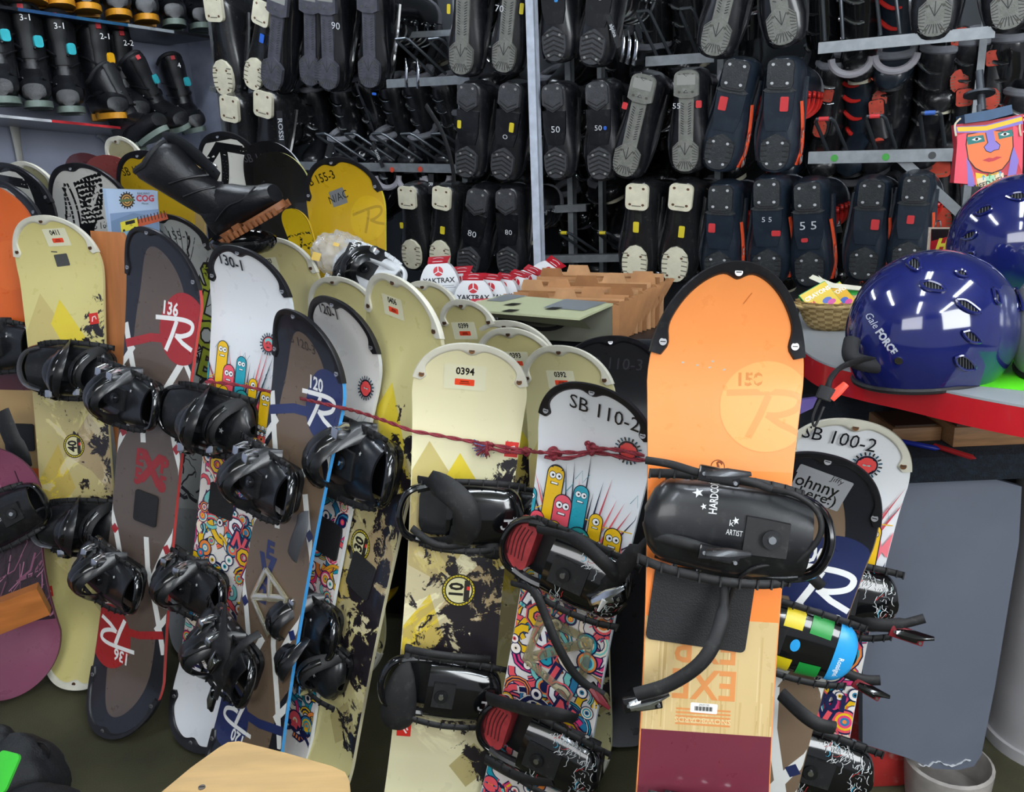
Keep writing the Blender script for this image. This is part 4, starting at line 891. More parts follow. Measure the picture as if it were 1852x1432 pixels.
# ================================================================ ski boots (X across, Y toe->heel, Z sole outward; shaft runs to -Z)
SKB = {}
def sgnp(a, p): return (abs(a)**p)*(1 if a >= 0 else -1)
def ski_boot(key, body, sole, light, kind, buck=None, extra=None):
    root = thing('ski_boot', 'proto', 'boot'); mb = MB()
    st = [(-.158, .020, .035), (-.154, .034, .050), (-.142, .046, .062), (-.115, .053, .070), (-.08, .056, .080), (-.04, .053, .095), (0, .050, .120), (.04, .049, .150), (.08, .049, .160), (.12, .047, .150), (.145, .040, .13), (.157, .024, .10)]
    secs = []
    for y, w_, d in st:
        secs.append([(w_*sgnp(cos(a), .75)*(1-.10*(sin(a) > 0)*sin(a)), y, -d/2+d/2*sgnp(sin(a), .7)) for a in [2*pi*k/20 for k in range(20)]])
    mb.loft(secs, 0)
    # toe overlap fold and side ridges
    for sg in (-1, 1): mb.tube(smooth_path([(sg*.046, -.13, -.03), (sg*.056, -.06, -.04), (sg*.052, .02, -.07), (sg*.049, .10, -.09)], 4), .006, 6, 0)
    mb.build('shell', [body], root)
    mb = MB(); secs = []
    for z, cy, hx, hy in ((-.06, .062, .048, .088), (-.12, .058, .054, .082), (-.18, .050, .058, .080), (-.24, .040, .061, .078), (-.29, .032, .062, .076), (-.315, .030, .056, .070)):
        secs.append([(hx*sgnp(cos(a), .85), cy+hy*sgnp(sin(a), .85)*(1.0), z-(.025*(sin(a) > 0)*sin(a))) for a in [2*pi*k/22 for k in range(22)]])
    mb.loft(secs, 0); mb.build('cuff', [body], root)
    mb = MB(); P = [(.05*cos(a), .03+.062*sin(a), -.325-.02*max(0, sin(a))) for a in [2*pi*k/24 for k in range(25)]]; mb.tube(P, .014, 8, 0, cap=False); mb.build('liner', [mat('grey_liner_foam', '#7d7f86', .8, noise=.2)], root)
    bm = buck or CHR
    for z, cy, hx, hy in ((-.105, .058, .055, .085), (-.165, .052, .059, .083), (-.225, .043, .063, .081), (-.275, .036, .064, .079)):
        b = MB(); P = [(hx*sgnp(cos(a), .85), cy+hy*sgnp(sin(a), .85), z+.012*sin(3*a)) for a in [rad(-100+100*k/10) for k in range(11)]]
        b.tube(P, [.004, .006, .007, .0075, .008, .008, .0085, .009, .008, .006, .004], 8, 0, flat=.6); b.disc((hx, cy-.01, z), (1, 0, 0), .009, 0, h=.006, k=12)
        b.build('buckle', [bm], root)
    # pads
    sm = mat('sole_'+kind, sole, .55, noise=.2 if kind != 'white' else .08, scale=50, dust=.18 if kind != 'white' else .03, bump=.3, bscale=300)
    def outline(kind_, toe):
        if toe:
            P = [(.035*sgnp(cos(a), .8), -.100+.050*sgnp(sin(a), .9)) for a in [pi+pi*k/12 for k in range(13)]]
            top = [(.035, -.075), (.020, -.058), (0, -.046), (-.020, -.058), (-.035, -.075)] if kind_ != 'white' else [(.035, -.085), (.030, -.062), (.016, -.044), (0, -.038), (-.016, -.044), (-.030, -.062), (-.035, -.085)]
            return P+top
        if kind_ == 'chevron': return [(-.032, .090), (-.018, .078), (0, .066), (.018, .078), (.032, .090)]+[(.032*sgnp(cos(a), .7), .125+.030*sgnp(sin(a), .7)) for a in [pi*k/10 for k in range(11)]]
        if kind_ == 'radial': return [(-.033, .082), (-.015, .074), (.015, .074), (.033, .082)]+[(.033*sgnp(cos(a), .7), .130+.026*sgnp(sin(a), .7)) for a in [pi*k/10 for k in range(11)]]
        return rrect(.062, .080, .014, 4, 0, .115)
    S = lin(sole); Lc = lin(light)
    DG = {'white': '#6d6a58', 'chevron': '#141414', 'radial': '#2f3030', 'navy': '#131416'}[kind]; SC_ = {'white': '#5a3c26', 'chevron': '#8c8c88', 'radial': '#4b4a42', 'navy': '#b8babc'}[kind]
    # heel
    b = MB(); b.prism(outline(kind, False), -.004, .009, 0); g = Gfx()
    for x, y in ((-.018, .142), (.018, .142))+(((-.018, .092), (.018, .092)) if kind != 'chevron' else ()): g.circle((x, y), .0040, SC_, n=10)
    if kind == 'chevron':
        for k in range(2): g.stroke([(-.026, .098-.011*k), (0, .082-.011*k), (.026, .098-.011*k)], .0035, DG)
    if kind == 'radial': g.rect((0, .128), .05, .03, '#8d8e88', 0, .002); g.stroke([(-.006, .090), (.006, .090), (0, .098), (-.006, .090)], .002, DG); g.stroke([(-.008, .146), (.008, .146), (0, .138), (-.008, .146)], .0015, DG)
    if kind == 'white': g.rect((0, .088), .026, .003, DG)
    if kind == 'navy': g.stroke([(-.026, .086), (-.014, .080), (.014, .080), (.026, .086)], .003, DG); b.prism([(-.040, .072), (-.028, .066), (.028, .066), (.040, .072), (.030, .080), (-.030, .080)], -.004, .004, 0)
    g.lay(b, lambda x, y, h: (x, y, .0092+h), .05); b.build('heel_pad', [sm, V_MATTE], root)
    for m_ in (b,): pass
    # toe
    b2 = MB(); b2.prism(outline(kind, True), -.004, .009, 0); g = Gfx()
    if kind == 'chevron':
        for k in range(6): yy = -.062-.0145*k; g.stroke([(-.030, yy-.010), (-.016, yy-.003), (0, yy+.004), (.016, yy-.003), (.030, yy-.010)], .0048, DG)
    elif kind == 'radial':
        for k in range(9):
            for sg in (-1, 1): yy = -.075-.007*k; g.stroke([(sg*.034, yy-.002), (sg*.020, yy+.012-k*.003)], .0018, DG)
        for k in range(-3, 4): g.stroke([(.004*k, -.118), (.009*k, -.142)], .0018, DG)
        g.stroke([(0, -.098), (-.014, -.068)], .002, DG); g.stroke([(0, -.098), (.014, -.068)], .002, DG); g.stroke([(0, -.098), (0, -.060)], .002, DG)
    else:
        for k in range(5):
            for sg in (-1, 1): yy = -.066-.015*k; g.stroke([(sg*.035, yy), (sg*.019, yy+.001)], .0035, DG)
    for x, y in ((-.018, -.072), (.018, -.072), (-.017, -.132), (.017, -.132)): g.circle((x, y), .0038, SC_, n=10)
    g.lay(b2, lambda x, y, h: (x, y, .0092+h), .05); b2.build('toe_pad', [sm, V_MATTE], root)
    # arch detail and side slots
    b3 = MB()
    if kind == 'radial':
        b3.prism(rrect(.040, .155, .01, 4, 0, .005), -.004, .0035, 0); g = Gfx()
        for k in range(13):
            for sg in (-1, 1): g.stroke([(sg*.006, -.035+.0075*k), (sg*.014, -.030+.0075*k)], .0026, DG)
        g.lay(b3, lambda x, y, h: (x, y, .0037+h), .05); b3.build('arch_strip', [sm, V_MATTE], root)
    elif kind == 'navy' or kind == 'chevron':
        b3.prism([(-.026, -.04), (.026, -.04), (.034, .0), (.036, .07), (-.036, .07), (-.034, .0)], -.006, .0015, 0); b3.build('arch_strip', [body], root)
    if extra: extra(root)
    SKB[key] = root; return root
def reindex(root):
    for ch in root.children:
        me = ch.data
        if len(me.materials) == 2 and ch.name.split('.')[0] in ('heel_pad', 'toe_pad', 'arch_strip'):
            ca = me.color_attributes['Col'].data
            for p in me.polygons:
                c = ca[p.loop_start].color; p.material_index = 0 if (c[0] > .99 and c[1] > .99 and c[2] > .99) else 1
def ros(root):
    b = MB(); g = Gfx(); g.text((0, 0), 'ROS', .05, '#e04a2a', -pi/2, bold=.05); g.layer += 2; g.text((.003, -.002), 'ROS', .046, '#d8d8d8', -pi/2, bold=.02)
    g.lay(b, lambda x, y, h: (.0585+h*3, -.085+y, -.042+x), .05); b.build('side_lettering', [V_MATTE], root)
    o = MB(); o.tube(smooth_path([(.050, .04, -.03), (.056, -.02, -.035), (.060, -.09, -.03), (.05, -.14, -.03)], 4), .005, 6, 0, flat=.4); o.build('orange_trim', [mat('orange_plastic', '#d8502e', .35)], root)
ski_boot('dark', mat('boot_black', '#141519', .30, coat=.25, noise=.3, dust=.10), '#3d3e42', '#777', 'chevron')
ski_boot('grey', mat('boot_black', '#141519', .30), '#75766f', '#999', 'radial')
ski_boot('darkradial', mat('boot_gloss', '#101114', .16, coat=.6, dust=.03), '#4c4c54', '#999', 'radial')
bpy.data.materials
SKB['darkradial'].children
ski_boot('white', mat('boot_black_satin', '#191a1c', .26, coat=.3, dust=.08), '#ddd8bf', '#fff', 'white')
ski_boot('navy', mat('boot_navy', '#1d2733', .34, coat=.2, noise=.2, dust=.06), '#2b2e31', '#999', 'navy', buck=mat('red_buckle', '#c92a24', .3, coat=.4), extra=ros)
# 'sole_radial' was made grey first; the darker pads need their own tone
dk = mat('sole_dark_grey', '#4b4b54', .55, noise=.3, scale=50, dust=.1)
for ch in SKB['darkradial'].children:
    if ch.name.split('.')[0] in ('heel_pad', 'toe_pad', 'arch_strip'): ch.data.materials[0] = dk
for r in SKB.values(): reindex(r)
used_boot = {}
def place_boot(key, M, label, group):
    r = copy_tree(SKB[key], None, None); r.matrix_world = M; r['label'] = label; r['group'] = group; return r
def sticker(root, x, y, w_, h_, col, z=.004):
    b = MB(); b.prism(rrect(w_, h_, .003, 2, x, y), z-.002, z, 0); b.build('size_sticker', [mat('tape_'+col.strip('#'), col, .5)], root)
def chalk(root, x, y, txt, h_, z=.0042, col='#c9ccd0', ang=0):
    b = MB(); g = Gfx(); g.text((x, y), txt, h_, col, ang); g.lay(b, lambda a, c, h: (a, c, z+h), .1); b.build('painted_number', [V_MATTE], root)
def hang(key, hu, hv, tu, tv, label, off=0.0, stk=None, num=None, tilt=8):
    H = rk(hu, hv, off); T = rk(tu, tv, off+.0); T = T+NR*0.0
    Y = (H-T); L = Y.length; Y.normalize(); Z = (NR-Y*NR.dot(Y)).normalized()
    R = Matrix.Rotation(rad(tilt), 4, DR); Yt = (R @ Y).normalized(); Z = (R @ Z).normalized(); X = Yt.cross(Z).normalized(); s = L/.312; X = X*1.17; Z = Z*1.0
    r = place_boot(key, frame((H+T)/2, X, Yt, Z, s), label, 'ski boots hung soles outward on the rack')
    if stk: sticker(r, *stk)
    if num: chalk(r, *num)
    return r
YL, RD, BL = '#d2bf2e', '#c8363a', '#2b62c4'
HANG = [
 ('white', 394, -10, 402, 176, 'ski boot with white sole pads nearest the left wall, top row', .25, None, None),
 ('white', 484, 2, 450, 164, 'ski boot with white sole pads and blue sticker, top row', .22, (.012, .035, .016, .030, BL), None),
 ('darkradial', 515, -22, 483, 166, 'ski boot with dark sole right of the blue stickered one, top row', .18, None, None),
 ('darkradial', 568, -24, 555, 158, 'ski boot with dark sole overlapping the boot painted 90, top row', .2, None, None),
 ('darkradial', 598, -24, 588, 165, 'glossy ski boot with dark sole painted 90, top row', .14, None, (.030, .045, '90', .026)),
 ('darkradial', 673, -28, 663, 162, 'glossy ski boot with cut out sole beside the chrome buckles, top row', .12, (.014, -.168, .014, .008, BL), None),
 ('grey', 846, -60, 828, 138, 'ski boot with grey sole and yellow sticker, top row left of white post', 0, (-.042, .035, .010, .028, YL), None),
 ('grey', 932, -58, 904, 134, 'grey soled ski boot painted 70 just left of the white post', 0, (.040, .045, .012, .032, YL), (-.026, .035, '70', .024)),
 ('dark', 1002, -80, 1000, 114, 'ski boot with muddy yellowish toe tread, top row right of the white post', 0, (.010, .030, .010, .014, '#3a8fd8'), None),
 ('dark', 1098, -80, 1063, 120, 'ski boot with chrome buckles in a stack, top row near the steel rail', 0, None, (.005, .04, '5', .018)),
 ('grey', 1342, -110, 1283, 104, 'ski boot with grey sole leaning left, third from the right in the top row', 0, None, None),
 ('grey', 1392, -130, 1418, 84, 'ski boot with grey sole left of the upper empty hooks', 0, None, None),
 ('grey', 1708, -160, 1686, 70, 'ski boot with grey radial sole above the painted mask, left one', 0, None, None),
 ('grey', 1812, -170, 1826, 56, 'ski boot with grey radial sole in the top right corner', 0, None, None),
 ('white', 424, 172, 420, 350, 'ski boot with white heel pad low in the left corner', .22, None, None),
 ('white', 486, 164, 470, 340, 'ski boot with white heel pad below the blue stickered boot', .2, None, None),
 ('dark', 853, 150, 838, 324, 'ski boot with yellow sticker on the left, second row left of the post', 0, (-.026, .022, .012, .026, YL), None),
 ('dark', 930, 150, 901, 328, 'ski boot with yellow sticker on the right, second row left of the post', 0, (.016, .022, .014, .030, YL), (.0, -.012, 'O', .018)),
 ('dark', 1004, 151, 1003, 326, 'ski boot painted 50 in white, second row just right of the post', 0, None, (.004, .010, '50', .026)),
 ('dark', 1084, 146, 1082, 328, 'ski boot painted 50 with blue mark, second row', 0, (.020, .012, .008, .012, BL), (.0, .012, '50', .020)),
 ('grey', 1172, 134, 1122, 322, 'ski boot with grey sole leaning right with red sticker', 0, (-.036, .055, .014, .020, RD), None),
 ('grey', 1246, 126, 1236, 314, 'ski boot with grey sole standing straight painted 55', 0, (.034, .055, .016, .022, RD), (-.026, .05, '55', .020)),
 ('navy', 1340, 108, 1290, 310, 'navy ski boot with red sticker, left one of the second row pair', 0, (-.016, .035, .020, .038, RD), None),
 ('navy', 1417, 106, 1396, 312, 'navy ski boot with red sticker and red buckles by the empty hooks', 0, (.014, .035, .020, .040, RD), None),
 ('white', 742, 335, 742, 490, 'ski boot with white sole pads, leftmost in the third row', 0, (-.030, .01, .012, .022, YL), None),
 ('white', 806, 336, 790, 492, 'ski boot with white sole pads and yellow sticker behind the white packs', 0, (.006, .0, .016, .028, YL), None),
 ('dark', 872, 340, 838, 502, 'ski boot painted 80 behind the white packs, third row', 0, None, (.0, .0, '80', .026)),
 ('dark', 920, 340, 915, 502, 'ski boot painted 80 beside the white post, third row', 0, None, (.006, .005, '80', .022)),
 ('white', 1158, 330, 1143, 510, 'ski boot with white sole pads above the brown file box', 0, (.0, .02, .016, .034, YL), None),
 ('white', 1238, 330, 1214, 514, 'ski boot with white sole pads beside the orange board', 0, (.010, .01, .016, .036, YL), None),
 ('navy', 1308, 333, 1294, 518, 'navy ski boot with red sticker and dusty sole behind the orange board', 0, (-.020, .025, .018, .028, RD), None),
 ('navy', 1390, 322, 1385, 518, 'navy ski boot with torn red sticker low, painted 5 5', 0, (.022, .0, .022, .016, RD), (.0, .04, '5 5', .018)),
 ('navy', 1462, 328, 1463, 522, 'navy ski boot painted large 5 5 in white', 0, (-.010, -.012, .016, .012, RD), (.0, .03, '5 5', .030)),
 ('navy', 1580, 325, 1556, 510, 'navy ski boot with square red sticker behind the basket', 0, (.018, .024, .020, .032, RD), None),
 ('navy', 1660, 316, 1634, 500, 'navy ski boot with round red sticker nearest the red sign', 0, (-.002, .022, .018, .026, RD), None),
]
for h in HANG: hang(*h)
# ---- boots seen from the front further back, shafts up
def stand(key, u, v, off, label, h=.30, yaw=0, lean=0, s=1.0):
    """(u, v) = middle of the cuff"""
    c = rk(u, v, off); Yd = Vector((sin(rad(28+yaw)), cos(rad(28+yaw)), .25)).normalized()      # toe towards the viewer, a little down
    Zd = -(Vector((0, 0, 1))-Yd*Yd.z).normalized(); Zd = (Matrix.Rotation(rad(lean), 4, NR) @ Zd); Yd = (Yd-Zd*Yd.dot(Zd)).normalized(); X = Yd.cross(Zd)
    p = c-(Zd*-.20)*s
    r = place_boot(key, frame(p, X, Yd, Zd, s), label, 'ski boots standing on the rear rack'); return r
REAR = [
 (572, 212, .42), (625, 212, .42), (668, 196, .44), (715, 205, .42), (760, 200, .42), (812, 205, .42),
 (620, 300, .40), (700, 300, .42), (770, 300, .40), (590, 90, .6), (760, 30, .55),
 (1180, 30, .45), (1240, 20, .45), (1120, 250, .5), (960, 250, .5), (1480, 30, .45), (1555, 10, .42), (1625, 20, .42),
 (1500, 190, .42), (1555, 185, .42), (1610, 175, .42), (1690, 165, .42), (1750, 150, .42), (1815, 150, .42), (1840, 240, .42),
 (1030, 400, .5), (1090, 390, .5), (1210, 400, .5), (1520, 390, .45), (1600, 400, .5), (1690, 400, .5),
 (1120, 130, .5), (1180, 150, .5), (1000, 200, .55), (1060, 300, .5), (1250, 330, .5), (960, 330, .5), (720, 110, .6), (850, 260, .45), (650, 90, .6), (1130, 330, .5), (1440, 200, .45), (1420, 330, .5), (1350, 20, .5), (780, 400, .45), (900, 420, .5), (1700, 60, .5), (1440, 400, .5), (1340, 200, .5), (1200, 220, .5), (890, 60, .5), (1030, 60, .5), (1280, 400, .5),
]
r_ = random.Random(2)
NEAR = ['under the top left boots', 'by the slanted wire hooks', 'behind the white post', 'behind the second row soles', 'in the dark middle bay', 'behind the empty upper hooks', 'behind the painted mask', 'behind the navy boots', 'above the file box']
for i, (u, v, off) in enumerate(REAR):
    near = NEAR[0] if u < 700 and v < 150 else NEAR[1] if u < 830 else NEAR[2] if u < 1050 else NEAR[8] if v > 350 and u < 1260 else NEAR[4] if u < 1260 else NEAR[5] if v < 60 else NEAR[6] if u > 1680 else NEAR[7]
    stand(r_.choice(['dark', 'darkradial', 'dark', 'white'] + (['navy'] if u > 1400 else [])), u, v, off, 'dark ski boot standing upright '+near, yaw=r_.uniform(-14, 14), lean=r_.uniform(-5, 5), s=r_.uniform(.92, 1.02))
# red soled boots at the rear right
redb = ski_boot('redsole', mat('boot_black', '#141519', .3), '#c8402c', '#fff', 'white', buck=mat('red_buckle', '#c92a24', .3))
rm = mat('red_orange_sole', '#c9452f', .5, noise=.25)
for ch in redb.children:
    if ch.name.split('.')[0] in ('heel_pad', 'toe_pad', 'shell') and ch.name.split('.')[0] != 'shell': ch.data.materials[0] = rm
reindex(redb)
for hu, hv, tu, tv, lb in ((1600, 98, 1588, 200, 'above the pale padded cuffs'), (1735, 50, 1735, 170, 'right of the upper steel rail'), (1500, 160, 1478, 250, 'between navy boots and the rear row'), (1585, 180, 1590, 290, 'left of the mask behind the rack'), (1700, 280, 1700, 430, 'behind the slanted brace'), (1798, 90, 1792, 200, 'above the blue hat of the mask'), (1745, 160, 1740, 280, 'beside the blue hat of the mask'), (1130, 190, 1120, 300, 'small in the dark bay right of the post')):
    r = hang('redsole', hu, hv, tu, tv, 'ski boot with red orange sole pads '+lb, .38); r['group'] = 'red soled boots on the rear rack'
# ---- steel racks
def bar(mb, a, b, w_=.012, h_=.02, mi=0):
    a, b = Vector(a), Vector(b); d = (b-a); X = d.normalized(); Z = (Vector((0, 0, 1))-X*X.z); Z = Z.normalized() if Z.length > .1 else NR.copy(); Y = Z.cross(X)
    M = frame(a, X, Y, Z); mb.box((0, -w_, -h_), (d.length, w_, h_), mi, M=M)
def rack(label, rails, posts, hooks, braces, pm, marks=()):
    t = thing('boot_rack', label, 'rack', Matrix.Identity(4))
    for (a, b, off, h_) in rails: mb = MB(); A_, B_ = rk(*a, off), rk(*b, off); bar(mb, A_, B_, .004, h_); bar(mb, A_+Vector((0, 0, h_))+NR*-.02, B_+Vector((0, 0, h_))+NR*-.02, .02, .002); mb.build('rail', [STEEL], t)
    for (u, off, w_, m_) in posts:
        p = rk(u, 250, off); mb = MB(); q = Vector((p.x, p.y, 0)); M = frame(q, DR, NR, Vector((0, 0, 1))); mb.box((-w_, -.006, 0), (w_, .006, 2.72), M=M); mb.box((w_-.006, -.03, 0), (w_, .0, 2.72), M=M); mb.build('post', [m_], t)
    for (a, b, off, h_) in braces: mb = MB(); bar(mb, rk(*a, off), rk(*b, off), .004, h_); mb.build('brace', [STEEL], t)
    for (p0, p1, w_, off0, off1, cm) in hooks:      # p0 foot, p1 loop end (towards the viewer)
        A_ = rk(*p0, off0); B_ = rk(*p1, off1); d = DR*w_
        mb = MB(); P = [A_-d, B_-d*.95-(B_-A_).normalized()*.012, B_-d*.75, B_+d*.75, B_+d*.95-(B_-A_).normalized()*.012, A_+d]; mb.tube(P, .0052, 8, 0)
        if cm: mb.tube([B_-d*.5, B_+d*.5], .0062, 8, 1)
        mb.build('hook', [mat('hook_wire', '#565b60', .35, metal=.7), mat('tape_'+(cm or '#111111').strip('#'), cm or '#111111', .5)], t)
    for (u, v, off, c) in marks: p = rk(u, v, off); mb = MB(); mb.disc(p, NR, .010, 0, h=.001, k=14); mb.build('paint_dot', [mat('tape_'+c.strip('#'), c, .5)], t)
hk = []
for x0 in (588, 640, 690, 742, 797): hk.append(((x0+62, 290), (x0-8, 242), .028, .22, .10, None))
for x0, y0 in ((735, 72), (795, 66)): hk.append(((x0+60, 135), (x0-10, 70), .028, .22, .10, None))
PM = mat('painted_white_post', '#bcc4d2', .45, noise=.15, scale=30)
rack('dark steel boot rack with slanted wire hooks, left of the white post', [((520, 300), (838, 306), .12, .014), ((700, 152), (850, 144), .14, .014), ((720, 65), (845, 58), .30, .010), ((380, 160), (392, 164), .3, .01)], [(408, .42, .012, STEEL), (838, .34, .012, STEEL)], hk, [((600, 150), (700, 40), .45, .008)], PM, [(661, 309, .11, '#b8422c'), (709, 307, .11, '#b8422c'), (760, 306, .11, '#b8422c')])
hk = [((1200, 100), (1162, 20), .022, .20, .10, None), ((1275, 100), (1240, 15), .022, .20, .10, None),
      ((1508, 72), (1502, -40), .024, .06, .02, None), ((1610, 62), (1598, -50), .024, .06, .02, None),
      ((1514, 272), (1490, 215), .026, .10, -.02, RD), ((1602, 268), (1582, 210), .026, .10, -.02, RD), ((1690, 264), (1682, 204), .026, .10, -.02, '#3b62b0'),
      ((1070, 455), (1020, 421), .022, .30, .14, YL), ((1135, 455), (1090, 421), .022, .30, .14, YL)]
rack('galvanised steel boot rack with wire hooks, right of the white post', [((1480, 88), (1800, 58), .03, .014), ((1168, 112), (1292, 104), .16, .014), ((1462, 286), (1745, 280), .06, .016), ((975, 470), (1160, 466), .20, .012), ((980, 380), (1060, 376), .24, .012), ((960, 30), (1160, 18), .30, .010)], [(1030, .26, .010, STEEL), (1086, .34, .008, STEEL), (1300, .34, .010, STEEL), (1760, .34, .010, STEEL), (966, -.03, .013, PM)], hk, [((1628, 286), (1752, 400), .08, .013)], PM, [(1509, 286, .055, '#3c9a3a'), (1602, 284, .055, '#3c9a3a'), (1686, 281, .055, '#3a3c3e')])
# pale padded cuffs hanging under the rails
for u, v, lb in ((1540, 105, 'left of the pair under the upper steel rail'), (1620, 98, 'right of the pair under the upper steel rail'), (1215, 128, 'under the rail left of the grey soled boots'), (1275, 130, 'behind the leaning grey soled boot'), (700, 318, 'under the dark rail beside the R strap'), (742, 322, 'under the dark rail, middle'), (790, 318, 'under the dark rail near the post end')):
    mb = MB(); P = []
    for k in range(13): a = pi+pi*k/12; P.append(rk(u, v, .16)+DR*(.055*cos(a))+Vector((0, 0, .045*sin(a))))
    mb.tube(P, .011, 8, 0); tag(mb.build('boot_cuff_liner', [mat('pale_liner_foam', '#a8a6ad', .85)]), 'pale grey padded boot cuff curve '+lb, 'boot liner', 'padded liner cuffs')
# straps hanging
mb = MB(); mb.tube(smooth_path([rk(770, 190, .05), rk(800, 240, .03), rk(818, 300, .03), rk(822, 345, .04)], 5), .010, 6, 0, flat=.25); tag(mb.build('hanging_strap', [BLKM]), 'long black strap trailing from the glossy boot over the dark rail', 'strap')
# brand strips among the boots
def blk_tag(u0, v0, u1, v1, txt, off, label, col='#b9bcc0', w_=.03):
    A_, B_ = rk(u0, v0, off), rk(u1, v1, off); X = (B_-A_); L = X.length; X.normalize(); Z = NR.copy(); Y = Z.cross(X).normalized(); M = frame(A_, X, Y, X.cross(Y)); mb = MB(); mb.box((-.01, -w_/2, -.004), (L+.01, w_/2, 0), 0, col=lin('#121316'), M=M)
    g = Gfx(); n = len(txt); g.text((L/2, 0), txt, min(w_*.95, L/n*1.35), col, bold=.02); q = MB(); g.lay(q, lambda x, y, h: M @ Vector((x, y, .0006+h)), .1); mb.v += []; o = len(mb.v); mb.v += q.v; mb.f += [[i+o for i in f] for f in q.f]; mb.m += q.m; mb.c += q.c; mb.sm += q.sm
    tag(mb.build('boot_power_strap', [V_MATTE]), label, 'strap')
blk_tag(505, 205, 510, 262, 'ROSSI', .10, 'black strap with bold white letters left of the dark boots')
blk_tag(598, 265, 582, 318, 'RR', .08, 'black strap printed RR beside the slanted hooks')
blk_tag(675, 262, 690, 298, 'ROSSI', .1, 'thin black strap lettered ROSSI among the slanted hooks', w_=.014)
blk_tag(779, 320, 779, 346, 'R', .04, 'small black R badge strap under the dark rail', w_=.022)
blk_tag(1502, 345, 1516, 415, 'ROSSIGNOL', .12, 'black strap lettered ROSSIGNOL between two navy boots', w_=.02)
blk_tag(1100, 30, 1118, 80, 'alpina', .0, 'black strap lettered alpina beside stacked chrome buckles', w_=.016)
# chrome buckles bundle
for u, v, lb in ((735, 130, 'left of the two chrome buckles by the glossy boot'), (756, 132, 'right of the two chrome buckles by the glossy boot'), (1125, 80, 'front of the chrome buckle bundle right of the post'), (1136, 84, 'middle of the chrome buckle bundle right of the post'), (1148, 86, 'rear of the chrome buckle bundle right of the post')):
    mb = MB(); c = rk(u, v, .06); mb.tube(smooth_path([c+Vector((0, 0, .045)), c+DR*.008+NR*.01+Vector((0, 0, .02)), c+DR*.006+NR*.012-Vector((0, 0, .02)), c-DR*.004-Vector((0, 0, .05))], 4), [.003]*4+[.006]*5+[.008]*4, 8, 0, flat=.5)
    tag(mb.build('boot_buckle', [CHR]), lb, 'buckle', 'loose chrome buckles')
# ================================================================ helpers for flat things
class Panel:
    def __init__(s, u, v, z, yaw=0, pitch=0, roll=0, P=None):
        s.P = P or at(u, v, z); s.Z = Vector((sin(rad(yaw))*cos(rad(pitch)), -cos(rad(yaw))*cos(rad(pitch)), sin(rad(pitch)))); up = Vector((0, 0, 1)); s.X = up.cross(s.Z).normalized(); s.Y = s.Z.cross(s.X)
        R = Matrix.Rotation(rad(roll), 4, s.Z); s.X = R @ s.X; s.Y = R @ s.Y; s.M = frame(s.P, s.X, s.Y, s.Z); s.Mi = s.M.inverted()
    def px(s, u, v): p = s.Mi @ hit(u, v, s.P, s.Z); return (p.x, p.y)
    def poly(s, pts): return [s.px(*p) for p in pts]
def ccw(P):
    a = sum(P[i][0]*P[(i+1) % len(P)][1]-P[(i+1) % len(P)][0]*P[i][1] for i in range(len(P))); return P if a > 0 else P[::-1]
def put(mb, g, z=0, M=None, mx=.2):
    q = MB(); g.lay(q, (lambda x, y, h: M @ Vector((x, y, z+h))) if M else (lambda x, y, h: (x, y, z+h)), mx); o = len(mb.v)
    mb.v += q.v; mb.f += [[i+o for i in f] for f in q.f]; mb.m += q.m; mb.c += q.c; mb.sm += q.sm
# ================================================================ left wall shelves and snowboard boots
def shelf(a, b, off, th, name, label, m, cols):
    A_, B_ = lw(*a, off), lw(*b, off); d = (B_-A_).normalized(); n = NL*(off-.02)
    mb = MB(); up = Vector((0, 0, th)); q = [A_-n, A_, B_, B_-n]
    mb.add([p-up for p in q]+q, [[3, 2, 1, 0], [4, 5, 6, 7], [0, 1, 5, 4], [1, 2, 6, 5], [2, 3, 7, 6], [3, 0, 4, 7]], 0, smooth=False)
    t = thing(name, label, 'shelf'); mb.build('shelf_board', [m], t)
    e = MB(); N = 10
    for i in range(N):
        p0 = A_+(B_-A_)*(i/N); p1 = A_+(B_-A_)*((i+1)/N); k = NL*.004; e.add([p0-up-k, p1-up-k, p1-k, p0-k, p0-up+k, p1-up+k, p1+k, p0+k], [[4, 5, 6, 7], [7, 6, 2, 3], [0, 1, 5, 4]], 0, lin(cols[i*len(cols)//N]), smooth=False)
    e.build('edge_strip', [V_INK], t); return A_, B_
SU = shelf((-90, -4), (388, 66), .34, .012, 'wall_shelf', 'upper dark blue wall shelf made of an old board, under the yellow soled boots', mat('dark_blue_shelf', '#1c2c40', .35, noise=.5, scale=6), ['#13151b', '#1d3f63', '#22506f', '#8b9196', '#15171a'])
SM = shelf((-90, 198), (306, 238), .34, .010, 'wall_shelf', 'lower white and red wall shelf made of an old board, under the teal patched boots', mat('shelf_white', '#8a8b90', .4), ['#c9ccd0', '#c9ccd0', '#c9ccd0', '#b52d33', '#b52d33', '#b52d33', '#8e8e90', '#a43038'])
# end partition and corner edge
mb = MB(); a = lw(386, 160, .0); b = lw(386, 160, .36)
pa = CRN+DL*.12; q = [pa, pa+NL*.40, pa+NL*.40+DL*.02, pa+DL*.02]; q = [Vector((p.x, p.y, 0)) for p in q]
mb.add(q+[p+Vector((0, 0, 2.6)) for p in q], [[0, 1, 2, 3], [7, 6, 5, 4], [0, 4, 5, 1], [1, 5, 6, 2], [2, 6, 7, 3], [3, 7, 4, 0]], smooth=False)
t = thing('partition_panel', 'pale grey upright end panel at the right end of the wall shelves', 'panel'); mb.build('panel', [mat('pale_partition', '#9aa0b2', .5, noise=.1)], t)
mb = MB(); p = pa+NL*.41; mb.box((p.x-.016, p.y-.016, 0), (p.x+.016, p.y+.016, 2.6)); mb.build('metal_edge', [STEEL], t)
